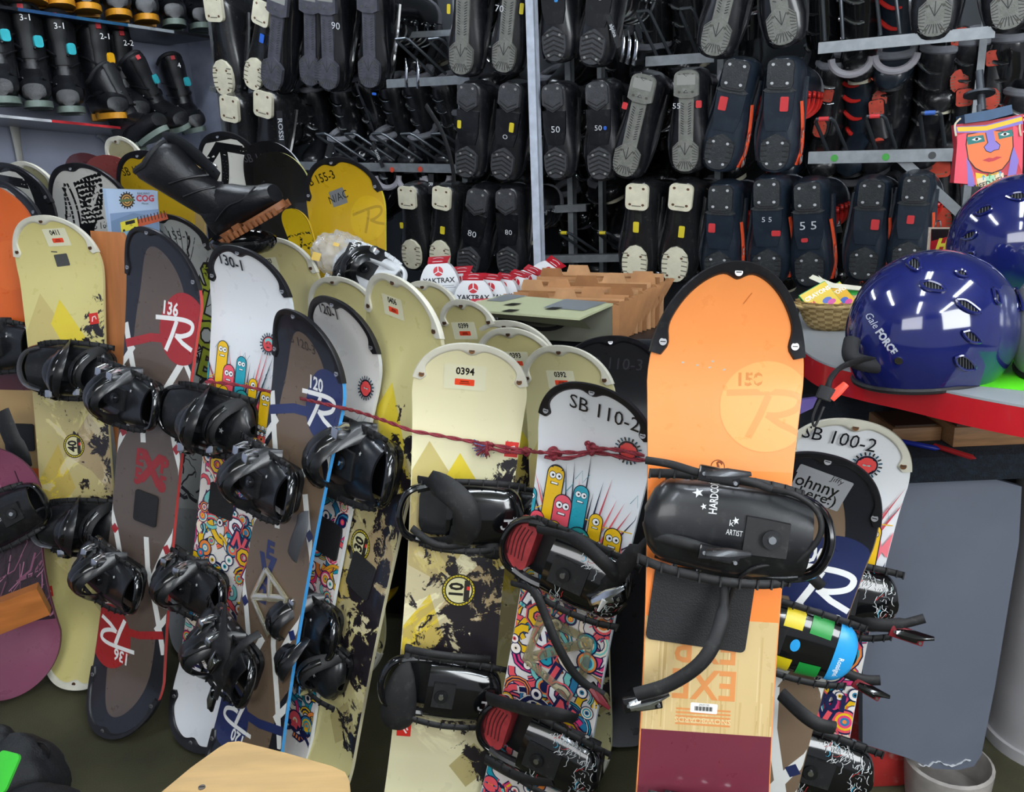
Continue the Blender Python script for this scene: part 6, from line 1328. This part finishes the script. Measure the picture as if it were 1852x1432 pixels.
# ================================================================ helmets
def helmet(C, rx, ry, rz, rot, m, label, cut=-.62, rim=True, name='ski_helmet'):
    t = thing(name, label, 'helmet', Matrix.Translation(C) @ rot); mb = MB(); N, K = 26, 40; secs = []
    for i in range(N+1):
        ph = pi/2*.995-(pi/2-math.asin(cut))*i/N; z = sin(ph); r = cos(ph)
        secs.append([(rx*r*cos(2*pi*k/K), ry*r*sin(2*pi*k/K), rz*z-(.020*max(0, -cos(2*pi*k/K))*(i/N)**3)) for k in range(K)])
    mb.loft(secs[::-1], 0, cap=False)
    base = secs[-1]; inn = [[(x*.90, y*.90, z+.004) for x, y, z in base], [(x*.82, y*.82, z+.05) for x, y, z in base]]; mb.loft(inn[::-1]+[base][:0], 1, cap=False); mb.loft([inn[0], base], 1, cap=False)
    mb.build('shell', [m, BLKM], t)
    rb = MB(); rb.tube([Vector(p) for p in base]+[Vector(base[0])], .006, 8, 0, cap=False); rb.build('rim_trim', [BLKM], t)
    def onsurf(u, v, h=0):
        Mi = t.matrix_world.inverted(); o = Mi @ camP; d = (Mi.to_3x3() @ rayd(u, v)); S = lambda q: Vector((q.x/rx, q.y/ry, q.z/rz)); o_, d_ = S(o), S(d)
        A_, B_, C_ = d_.dot(d_), 2*o_.dot(d_), o_.dot(o_)-1; D_ = B_*B_-4*A_*C_
        if D_ < 0: D_ = 0
        k = (-B_-sqrt(D_))/(2*A_); q = o+d*k; n = Vector((q.x/rx**2, q.y/ry**2, q.z/rz**2)).normalized(); return q+n*h
    return t, onsurf
bpy.context.view_layer.update()
def vent(t, on, pts, hl=None):
    cx = sum(p[0] for p in pts)/len(pts); cy = sum(p[1] for p in pts)/len(pts); P = smooth_path([(p[0], p[1], 0) for p in pts+[pts[0]]], 4)[:-1]
    mb = MB(); ring = [on(p.x, p.y, .0022) for p in P]; mb.tube(ring+[ring[0]], .0026, 6, 0, cap=False); mb.build('vent_rim', [HELM], t)
    mb = MB(); g = []; vs = [on(cx, cy, .0008)]+[on(p.x, p.y, .0008) for p in P]; n = len(P); mb.add(vs, [[0, 1+(k+1) % n, 1+k] for k in range(n)]); mb.add(vs, [[0, 1+k, 1+(k+1) % n] for k in range(n)]); mb.v = mb.v
    xs = [p[0] for p in pts]; x0, x1 = min(xs), max(xs); nb = max(3, int((x1-x0)/5))
    for k in range(1, nb):
        u = x0+(x1-x0)*k/nb; ins = [q for i in range(n) for q in [(P[i], P[(i+1) % n])] if (q[0].x-u)*(q[1].x-u) <= 0 and abs(q[0].x-q[1].x) > 1e-6]
        ys = sorted(a.y+(b.y-a.y)*(u-a.x)/(b.x-a.x) for a, b in ins)
        if len(ys) >= 2: mb.tube([on(u, ys[0], .0014), on(u, (ys[0]+ys[-1])/2, .0014), on(u, ys[-1], .0014)], .0007, 5, 1)
    mb.build('vent_grille', [mat('vent_black', '#0b0c0f', .7), mat('vent_mesh_grey', '#55585c', .5)], t)
HELM = mat('navy_helmet_gloss', '#151c58', .10, coat=1, noise=.05)
Ch = at(1686, 588, 1.50); Ch.z = HC+.083
Th, on1 = helmet(Ch, .148, .118, .137, Matrix.Rotation(rad(8), 4, 'Z') @ Matrix.Rotation(rad(6), 4, 'Y'), HELM, 'glossy navy blue ski helmet with white side lettering in front on the counter', cut=-.60)
bpy.context.view_layer.update()
for P in ([(1640, 478), (1650, 468), (1662, 472), (1665, 484), (1655, 490)], [(1664, 512), (1680, 509), (1700, 516), (1708, 526), (1690, 526), (1672, 522)], [(1727, 492), (1738, 489), (1748, 496), (1746, 501), (1734, 499)], [(1728, 542), (1745, 543), (1764, 556), (1772, 565), (1755, 565), (1736, 554)], [(1740, 600), (1755, 598), (1768, 610), (1772, 618), (1756, 618), (1744, 608)], [(1726, 646), (1742, 642), (1758, 654), (1762, 666), (1745, 668), (1730, 658)], [(1794, 522), (1803, 528), (1808, 548), (1800, 545)]): vent(Th, on1, P)
mb = MB(); g = Gfx(); g.text((1578, 620), 'Gale', 17, '#dfe3ea', rad(-55), sx=.85, bold=.0, shear=.2); g.text((1603, 582), 'FORCE', 17, '#e3e6ec', rad(-55), sx=.85, bold=.05)
q = MB()
for tris, col, layer, mi in g.q:
    for t3 in tris:
        cs = [(p[0], 2*600-p[1]) for p in t3]; q.add([on1(x, y, .0012) for x, y in cs], [[0, 1, 2], [2, 1, 0]], 0, col)
q.build('side_lettering', [V_INK], Th)
mb = MB(); mb.disc(on1(1626, 651, .001), (on1(1626, 651, .01)-on1(1626, 651, 0)), .0065, 0, h=.003, k=16); o = mb.build('rivet', [CHR], None); o.parent = Th
# rivet was found in helmet space already
mb = MB(); W2L = Th.matrix_world.inverted(); P = [W2L @ q for q in smooth_path([at(1600, 655, 1.47), at(1560, 652, 1.44), at(1520, 665, 1.41), at(1500, 690, 1.385), at(1497, 712, 1.38)], 6)]; mb.tube(P, [.010]*5+[.012]*12+[.009]*8, 10, 0, flat=.35); mb.build('chin_strap', [BLKM], Th)
mb = MB(); P = [W2L @ q for q in smooth_path([at(1497, 705, 1.38), at(1482, 725, 1.38), at(1470, 755, 1.38), at(1474, 770, 1.38), at(1490, 735, 1.375)], 6)]; mb.tube(P, .0022, 6, 0); mb.tube([W2L @ at(1497, 700, 1.378), W2L @ at(1488, 722, 1.378)], .013, 8, 0, flat=.5); mb.build('strap_end', [BLKM], Th)
mb = MB(); mb.tube([W2L @ at(1503, 722, 1.372), W2L @ at(1515, 708, 1.372), W2L @ at(1530, 694, 1.372)], [.006, .008, .006], 8, 0, flat=.5); mb.build('buckle', [mat('orange_red_clip', '#e8452f', .35)], Th)
mb = MB(); Pp = [W2L @ q for q in smooth_path([at(1541, 615, 1.46), at(1538, 640, 1.45), at(1552, 654, 1.45), at(1590, 662, 1.46)], 5)]; mb.tube(Pp, .014, 10, 0); mb.build('ear_pad', [mat('black_fabric_pad', '#141417', .8)], Th)
C2 = at(1848, 440, 1.78)
T2, on2 = helmet(C2, .142, .122, .142, Matrix.Rotation(rad(-15), 4, 'Z'), HELM, 'glossy navy blue ski helmet standing higher behind the front one', cut=-.6)
bpy.context.view_layer.update()
for P in ([(1762, 388), (1775, 376), (1793, 372), (1792, 380), (1776, 388)], [(1820, 356), (1835, 350), (1852, 350), (1852, 360), (1836, 362)], [(1736, 470), (1748, 456), (1762, 456), (1760, 468), (1748, 474)], [(1740, 430), (1752, 420), (1766, 418), (1762, 428), (1750, 433)]): vent(T2, on2, P)
mb = MB(); q0 = C2; mb.cyl((C2.x, C2.y, HC), (C2.x, C2.y, C2.z-.07), .05, 20); mb.cyl((C2.x, C2.y, HC), (C2.x, C2.y, HC+.012), .09, 24); tag(mb.build('helmet_stand', [BLK]), 'black stand on the counter holding the rear blue helmet', 'stand')
C3 = at(1965, 592, 1.46); C3.z = HC+.095
T3, on3 = helmet(C3, .125, .11, .125, Matrix.Rotation(rad(20), 4, 'Z'), mat('silver_helmet', '#a5a9a8', .25, metal=.4, coat=.5), 'silver grey ski helmet cut by the right edge beside the blue one', cut=-.55)
bpy.context.view_layer.update(); vent(T3, on3, [(1832, 530), (1840, 522), (1850, 545), (1852, 560), (1842, 552)])
# lime paper under the helmets
mb = MB(); P = [level(u, v, HC) for u, v in ((1600, 668), (1700, 640), (1852, 610), (1990, 640), (2000, 740), (1852, 707), (1760, 697))]; mb.prism(ccw([(p.x, p.y) for p in P]), HC+.0004, HC+.0016, 0); tag(mb.build('lime_paper', [mat('lime_card', '#5fe01f', .45, noise=.05)]), 'bright lime green paper under the helmets on the counter', 'paper')
# basket
bc = level(1512, 598, HC); bt = thing('wicker_basket', 'small woven straw basket holding crayon boxes on the counter', 'basket', Matrix.Translation((bc.x, bc.y+.03, HC)))
mb = MB(); N, K = 10, 48; secs = []
for i in range(N+1):
    z = .064*i/N; rx = .040+.038*(i/N)**.6; secs.append([((rx+(.0034 if (k+i) % 2 else -.0018))*cos(2*pi*k/K), (rx*.8+(.0034 if (k+i) % 2 else -.0018))*sin(2*pi*k/K), z) for k in range(K)])
mb.loft(secs, 1, cap=False, smooth=False); mb.c = [lin('#c4a873') if ((q % K)//2+(q//K)) % 2 else lin('#937747') for q in range(len(mb.c))]; mb.loft([[(x*.94, y*.94, z+.001) for x, y, z in s_] for s_ in secs[::-1]], 0, cap=False); mb.prism([(x, y) for x, y, z in secs[0]], .0, .003, 0); P = [(.077*cos(2*pi*k/30), .062*sin(2*pi*k/30), .058) for k in range(31)]; mb.tube(P, .0035, 6, 0, cap=False)
mb.build('woven_body', [mat('straw_weave', '#b59a66', .7, noise=.35, scale=60), V_MATTE], bt)
mb = MB()
for sg in (-1,): mb.tube(smooth_path([(sg*.068, -.02, .052), (sg*.095, -.01, .058), (sg*.098, .012, .060), (sg*.070, .02, .054)], 5), .004, 8, 0)
mb.build('handle', [mat('straw_weave', '#b59a66', .7)], bt)
for i, (u, v, yaw, roll, c, c2, lb, txt) in enumerate(((1490, 548, -10, 32, '#d8b81e', '#2c8f3a', 'yellow and green crayon box leaning left in the basket', 'CRAYONS'), (1522, 548, 5, 28, '#d7a51f', '#2c8f3a', 'yellow and green crayon box behind the first one in the basket', 'CRAYONS'), (1538, 556, 0, 12, '#2f9a3d', '#d8b81e', 'mostly green crayon box low in the basket', ''))):
    z = proj(Vector((bc.x, bc.y+.03, HC)))[2]; p = Panel(u, v, z-.01+i*.018, yaw, 38, roll); mb = MB(); mb.box((-.034, -.045, -.012), (.034, .045, 0), 0, col=lin(c2), M=p.M); g = Gfx(); g.rect((0, .012), .066, .062, c); g.layer = 2; g.rect((0, -.022), .066, .006, '#b8302a'); g.layer = 3
    if txt: g.text((.002, .026), txt, .012, '#f4f0e0', bold=.04); g.text((-.02, .012), '24', .010, '#b8302a', bold=.05)
    g.circle((.01, .002), .011, '#3a57a8', ry=.007); g.circle((.016, -.006), .010, '#c33f8a', ry=.006); put(mb, g, .0004, p.M); tag(mb.build('crayon_box', [V_INK]), lb, 'box', 'crayon boxes in the basket')
z0 = proj(Vector((bc.x, bc.y+.05, HC)))[2]
for i, P in enumerate(([(1463, 501), (1505, 512), (1558, 518), (1558, 525), (1498, 520)], [(1480, 498), (1500, 514), (1560, 521), (1560, 526), (1500, 522)], [(1463, 503), (1470, 497), (1512, 514), (1500, 520)])):
    V_ = [at(u, v, z0-.01+.008*i+.0002*(u-1460)) for u, v in P]; mb = MB(); up = Vector((0, 0, .0006)); n = len(V_); mb.add(V_+[q+up for q in V_], [list(range(n)), list(range(n, 2*n))[::-1]]+[[k, (k+1) % n, n+(k+1) % n, n+k] for k in range(n)], smooth=False)
    tag(mb.build('paper_sheet', [mat('cream_paper', '#e6e2cf', .7)]), ['white paper sheet sticking out left over the basket', 'folded white paper sheet lying over the basket', 'short white paper corner curling over the basket'][i], 'paper', 'papers on the basket')
# red wax sign
pn = Panel(1705, 440, 1.98, yaw=6, pitch=3); mb = MB(); Q = ccw(pn.poly([(1681, 411), (1728, 411), (1728, 480), (1676, 478)])); mb.prism(Q, -.004, 0, 0, lin('#c9b9a8')); Q2 = ccw(pn.poly([(1684, 414), (1728, 414), (1728, 480), (1680, 478)])); g = Gfx(); g.poly(Q2, '#b01f28'); g.poly(pn.poly([(1684, 414), (1728, 414), (1728, 424), (1684, 436)]), '#1c1416'); g.layer = 2
g.text(pn.px(1707, 444), 'HI', .034, '#e6d84a', bold=.07, shear=.3); g.text(pn.px(1708, 460), 'WAX', .022, '#e6d84a', bold=.05, shear=.3); put(mb, g, .0006); mb.v = [pn.M @ v for v in mb.v]; sg = mb.build('wax_sign', [V_INK]); tag(sg, 'red sign lettered HI WAX in yellow behind the front helmet', 'sign')
mb = MB(); mb.tube(smooth_path([at(1691, 411, 1.98), at(1693, 401, 1.97), at(1700, 400, 1.97), at(1701, 411, 1.98)], 4), .0018, 6, 0); mb.build('wire_hook', [CHR], sg)
# painted mask
mk = Panel(1790, 268, 1.95, yaw=-10, pitch=4, roll=4); t = thing('painted_mask', 'folk art painted cardboard face with blue hat and NEED HELP label', 'mask', mk.M)
mb = MB(); Q = ccw(mk.poly([(1728, 225), (1790, 218), (1851, 206), (1850, 300), (1848, 330), (1790, 338), (1725, 330), (1732, 270)])); mb.prism(Q, -.03, 0, 0, lin('#b5303c')); g = Gfx()
def mp(L_, c): g.poly(mk.poly(L_), c)
mp([(1725, 331), (1732, 245), (1748, 240), (1752, 290), (1770, 334)], '#d8485a'); mp([(1850, 238), (1832, 225), (1832, 270), (1848, 312)], '#d8485a'); g.layer = 2
mp([(1748, 285), (1756, 300), (1764, 338), (1750, 336)], '#7d6bb5'); mp([(1832, 262), (1842, 290), (1836, 322), (1822, 318)], '#7d6bb5'); mp([(1764, 312), (1784, 316), (1782, 338), (1766, 337)], '#e3b528'); mp([(1790, 316), (1808, 310), (1812, 334), (1796, 336)], '#e3b528'); g.layer = 3
face = [(1748, 262), (1752, 288), (1764, 303), (1778, 310), (1794, 312), (1812, 305), (1824, 290), (1831, 266), (1830, 240), (1790, 236), (1750, 244)]; g.poly(mk.poly([(1790+(u-1790)*1.05, 272+(v-272)*1.05) for u, v in face]), '#141416'); g.layer = 3.5; mp(face, '#e4703a'); g.layer = 4
mp([(1729, 240), (1728, 229), (1783, 226), (1846, 209), (1850, 224), (1800, 236), (1780, 240)], '#7d6bb5'); g.layer = 4.5; mp([(1730, 230), (1782, 228), (1848, 211), (1849, 218), (1784, 236), (1732, 238)], '#e3b528'); g.layer = 5
mp([(1748, 248), (1778, 244), (1781, 256), (1750, 262)], '#1f6b66'); mp([(1804, 240), (1830, 234), (1832, 246), (1806, 252)], '#1f6b66'); g.layer = 6
for u, v in ((1766, 252), (1817, 243)): mp([(u-9, v+1), (u, v-4), (u+9, v-1), (u, v+3)], '#f2f2ee'); g.layer += .3; g.circle(mk.px(u, v-.5), .0035, '#111111')
g.layer = 6; mp([(1782, 238), (1796, 236), (1800, 256), (1808, 262), (1806, 270), (1796, 272), (1790, 276), (1782, 273), (1779, 266), (1786, 258)], '#7d6bb5'); g.layer = 6.5
g.stroke([mk.px(*p) for p in ((1782, 240), (1786, 258), (1779, 266), (1783, 273), (1791, 276), (1797, 272), (1806, 270), (1808, 262), (1800, 255))], .0016, '#111111')
mp([(1776, 290), (1788, 285), (1795, 286), (1802, 283), (1812, 284), (1797, 291), (1788, 293)], '#b8323a'); g.layer = 7; mp([(1766, 323), (1814, 312), (1816, 330), (1768, 338)], '#d9c7a8'); mp([(1782, 320), (1798, 316), (1799, 334), (1784, 337)], '#9cc9a8'); g.layer = 8
for u, c in ((1778, '#2a9fc4'), (1789, '#3c9a3a'), (1799, '#c58a2a'), (1808, '#2a9fc4')):
    v = 326-(u-1778)*.25; g.stroke([mk.px(u, v), mk.px(u, v-8)], .002, c); g.stroke([mk.px(u-3, v-5), mk.px(u, v-9), mk.px(u+3, v-5)], .0016, c)
g.text(mk.px(1791, 330), 'NEED HELP', .0125, '#1a1a1a', .24, bold=.03); put(mb, g, .0006); mb.build('painted_face', [V_MATTE], t)
mb = MB(); Q = ccw(mk.poly([(1741, 208), (1788, 199), (1826, 190), (1828, 207), (1786, 218), (1742, 224)])); mb.prism(Q, -.045, .012, 0); mb.build('blue_hat', [mat('painted_blue', '#33506f', .6, noise=.2)], t)
for u in (1731, 1848):
    mb = MB(); mb.tube(smooth_path([mk.Mi @ at(u+6, 214, 1.93), mk.Mi @ at(u-4, 226, 1.93), mk.Mi @ at(u-2, 246, 1.93)], 4), .0022, 6, 0); mb.build('elastic_band', [mat('cream_elastic', '#c9bfa4', .6)], t)
mb = MB(); c = at(1770, 205, 2.05); mb.cyl(at(1776, 200, 2.02), at(1771, 128, 2.02), .009, 12); mb.cyl(at(1771, 168, 2.02), at(1771, 172, 2.02), .034, 20); mb.cyl(at(1772, 190, 2.02), at(1776, 340, 2.02), .007, 10)
pole_b = at(1776, 340, 2.02); mb.cyl(pole_b, (pole_b.x, pole_b.y, HC), .007, 10); tag(mb.build('mask_stand', [mat('dark_grey_pole', '#3c4046', .4, metal=.4)]), 'dark grey ribbed pole with collar standing behind the painted mask', 'pole')
# small purple and white things by the counter edge
mb = MB(); P_ = [at(u, v, 1.60) for u, v in ((1436, 732), (1450, 724), (1478, 720), (1470, 738), (1440, 752))]; n = 5; mb.add(P_+[q+Vector((0, .012, 0)) for q in P_], [list(range(n))[::-1], list(range(n, 2*n))]+[[k, (k+1) % n, n+(k+1) % n, n+k] for k in range(n)]); tag(mb.build('purple_pouch', [mat('purple_cloth', '#4a3a78', .7)]), 'small purple pouch peeking out right of the orange board', 'pouch')
# ================================================================ rope
def rope(path, r=.0035):
    P = smooth_path(path, 10); out = MB(); 
    for ph in (0, pi):
        Q = []; d = 0
        for i, p in enumerate(P):
            if i: d += (p-P[i-1]).length
            t = (P[min(i+1, len(P)-1)]-P[max(0, i-1)]).normalized(); a = Vector((0, 0, 1)).cross(t).normalized(); b = t.cross(a); w_ = d/.011+ph; Q.append(p+a*cos(w_)*r*.55+b*sin(w_)*r*.55)
        # resample finely
        out.tube(smooth_path(Q, 3), r*.72, 6, 0)
    return out
RP = mat('red_rope', '#8c2a36', .75, noise=.5, scale=400)
rp = thing('red_rope', 'thin red rope tied across the front boards with knots and a frayed end', 'rope')
pth = [Cb.on(372, 690, .06), Cb.on(430, 696, .045), Cb.on(505, 712, .03), D.on(560, 724, .02), D.on(612, 736, .02), E.on(652, 746, .05), E.on(700, 762, .06), E.on(742, 778, .05), Lb.on(775, 784, .02), Lb.on(840, 796, .016), Lb.on(900, 806, .018), Lb.on(945, 814, .02), O.on(985, 818, .03), O.on(1030, 818, .02), O.on(1090, 820, .02), O.on(1140, 830, .02), O.on(1172, 832, .02)]
rope(pth).build('cord', [RP], rp); rope([O.on(985, 826, .03), O.on(1030, 828, .025), O.on(1085, 812, .025), O.on(1130, 816, .025), O.on(1165, 824, .02)]).build('cord', [RP], rp); rope([Lb.on(870, 806, .022), Lb.on(910, 816, .022), Lb.on(950, 818, .022)]).build('cord', [RP], rp)
def knot(c, n_, s):
    mb = MB(); a = n_.orthogonal().normalized(); b = n_.cross(a); P = [c+(a*(sin(t)+2*sin(2*t))+b*(cos(t)-2*cos(2*t)))*s*.33-n_*sin(3*t)*s*.5 for t in [2*pi*k/60 for k in range(61)]]; mb.tube(P, s*.42, 8, 0); return mb
for u, v, bd, s_ in ((884, 806, Lb, .008), (953, 816, Lb, .008), (1003, 820, O, .011), (1072, 812, O, .010), (1064, 804, O, .006)): knot(bd.on(u, v, .022), bd.Z, s_).build('knot', [RP], rp)
r_ = random.Random(3); fr = MB(); c0 = Lb.on(880, 806, .024)
for k in range(60):
    a = rad(r_.uniform(150, 290)); L_ = r_.uniform(.018, .034); e = c0+Lb.X*cos(a)*L_*.9+Lb.Y*sin(a)*L_*.8+Lb.Z*r_.uniform(-.006, .010); m_ = c0+(e-c0)*.5+Lb.Z*r_.uniform(0, .008); fr.tube([c0, m_, e], .0011, 4, r_.choice([0, 0, 0, 1]))
fr.build('frayed_end', [RP, mat('blue_thread', '#4a5c8a', .8)], rp)
# ================================================================ foreground: stool, bag, rail
SH = .46; st = thing('wooden_stool', 'pale plywood stool with rounded corner and screw at the bottom of the view', 'stool')
Q = [level(u, v, SH) for u, v in ((292, 1432), (345, 1388), (395, 1352), (412, 1342), (432, 1340), (520, 1362), (600, 1385), (624, 1396), (632, 1412), (634, 1440), (640, 1620), (610, 1650), (200, 1580), (196, 1540))]
mb = MB(); mb.prism(ccw([(p.x, p.y) for p in Q]), SH-.022, SH, 0); mb.build('seat', [mat('pale_plywood', '#cfab72', .45, noise=.16, scale=2.5, stretch=(2, 14, 2))], st)
cx = sum(p.x for p in Q)/len(Q); cy = sum(p.y for p in Q)/len(Q)
for i in (1, 6, 10, 12): p = Q[i]; x, y = cx+(p.x-cx)*.78, cy+(p.y-cy)*.78; mb = MB(); mb.box((x-.018, y-.018, 0), (x+.018, y+.018, SH-.022)); mb.build('leg', [mat('pale_plywood_leg', '#b08d5c', .5)], st)
p = level(365, 1424, SH); mb = MB(); mb.disc(p, (0, 0, 1), .0062, 0, h=.0015, k=18); mb.box((p.x-.005, p.y-.0009, SH+.0015), (p.x+.005, p.y+.0009, SH+.0022), 1); mb.build('screw', [mat('dull_screw', '#77716a', .4, metal=.8), BLKM], st)
bg = thing('black_gear_bag', 'black padded bag with bright green label at the lower left corner', 'bag')
def blob(c, sx_, sy_, sz_, sd, nz=.12):
    bm = bmesh.new(); bmesh.ops.create_icosphere(bm, subdivisions=4, radius=1); mb = MB()
    for v in bm.verts: k = 1+nz*mnoise.noise(v.co*2+Vector((sd, 0, 0)))+nz*.4*mnoise.noise(v.co*6); v.co = Vector((v.co.x*sx_*k, v.co.y*sy_*k, v.co.z*sz_*k))
    bm.verts.index_update(); mb.add([v.co+c for v in bm.verts], [[v.index for v in f.verts] for f in bm.faces]); bm.free(); return mb
BF = mat('black_nylon', '#101216', .6, noise=.3, bump=.4, bscale=300)
c = level(30, 1395, .20); cb = level(20, 1430, .0)
blob(Vector((c.x, c.y, .15)), .10, .09, .13, 1).build('bag_body', [BF], bg); c2 = level(10, 1350, .22); blob(Vector((c2.x-.02, c2.y, .17)), .06, .05, .10, 4).build('side_pocket', [BF], bg); c3 = level(60, 1440, .24); blob(Vector((c3.x, c3.y, .20)), .10, .06, .05, 7).build('top_flap', [BF], bg)
mb = MB(); mb.tube(smooth_path([level(55, 1342, .24), level(82, 1345, .26), level(90, 1362, .24), level(78, 1384, .20)], 6), .006, 8, 0, flat=.4); mb.build('strap_loop', [BF], bg)
pg = Panel(8, 1395, 1.0, yaw=-20, pitch=45, P=level(8, 1395, .30)); mb = MB(); mb.prism(rrect(.055, .075, .010, 4), 0, .006, 0, M=pg.M); mb.build('green_label', [mat('bright_green_label', '#43c93c', .4)], bg)
rl = thing('wooden_rail', 'orange brown wooden rail crossing the purple board at the left edge', 'rail')
a = at(-120, 1160, 2.22); b = at(80, 1082, 2.30); mb = MB(); bar(mb, a, b, .02, .042); mb.build('rail_bar', [mat('rail_wood', '#a9652f', .4, noise=.2, scale=3, stretch=(3, 3, 14))], rl)
mb = MB(); mb.box((a.x-.02, a.y-.02, 0), (a.x+.02, a.y+.02, a.z)); mb.build('rail_post', [mat('rail_wood', '#a9652f', .4)], rl)
# ---------------------------------------------------------------- remove the unplaced originals
def drop(o):
    for c in list(o.children): drop(c)
    bpy.data.objects.remove(o)
for r in list(BIND.values())+list(SKB.values())+list(SBB.values()): drop(r)
bpy.context.view_layer.update()
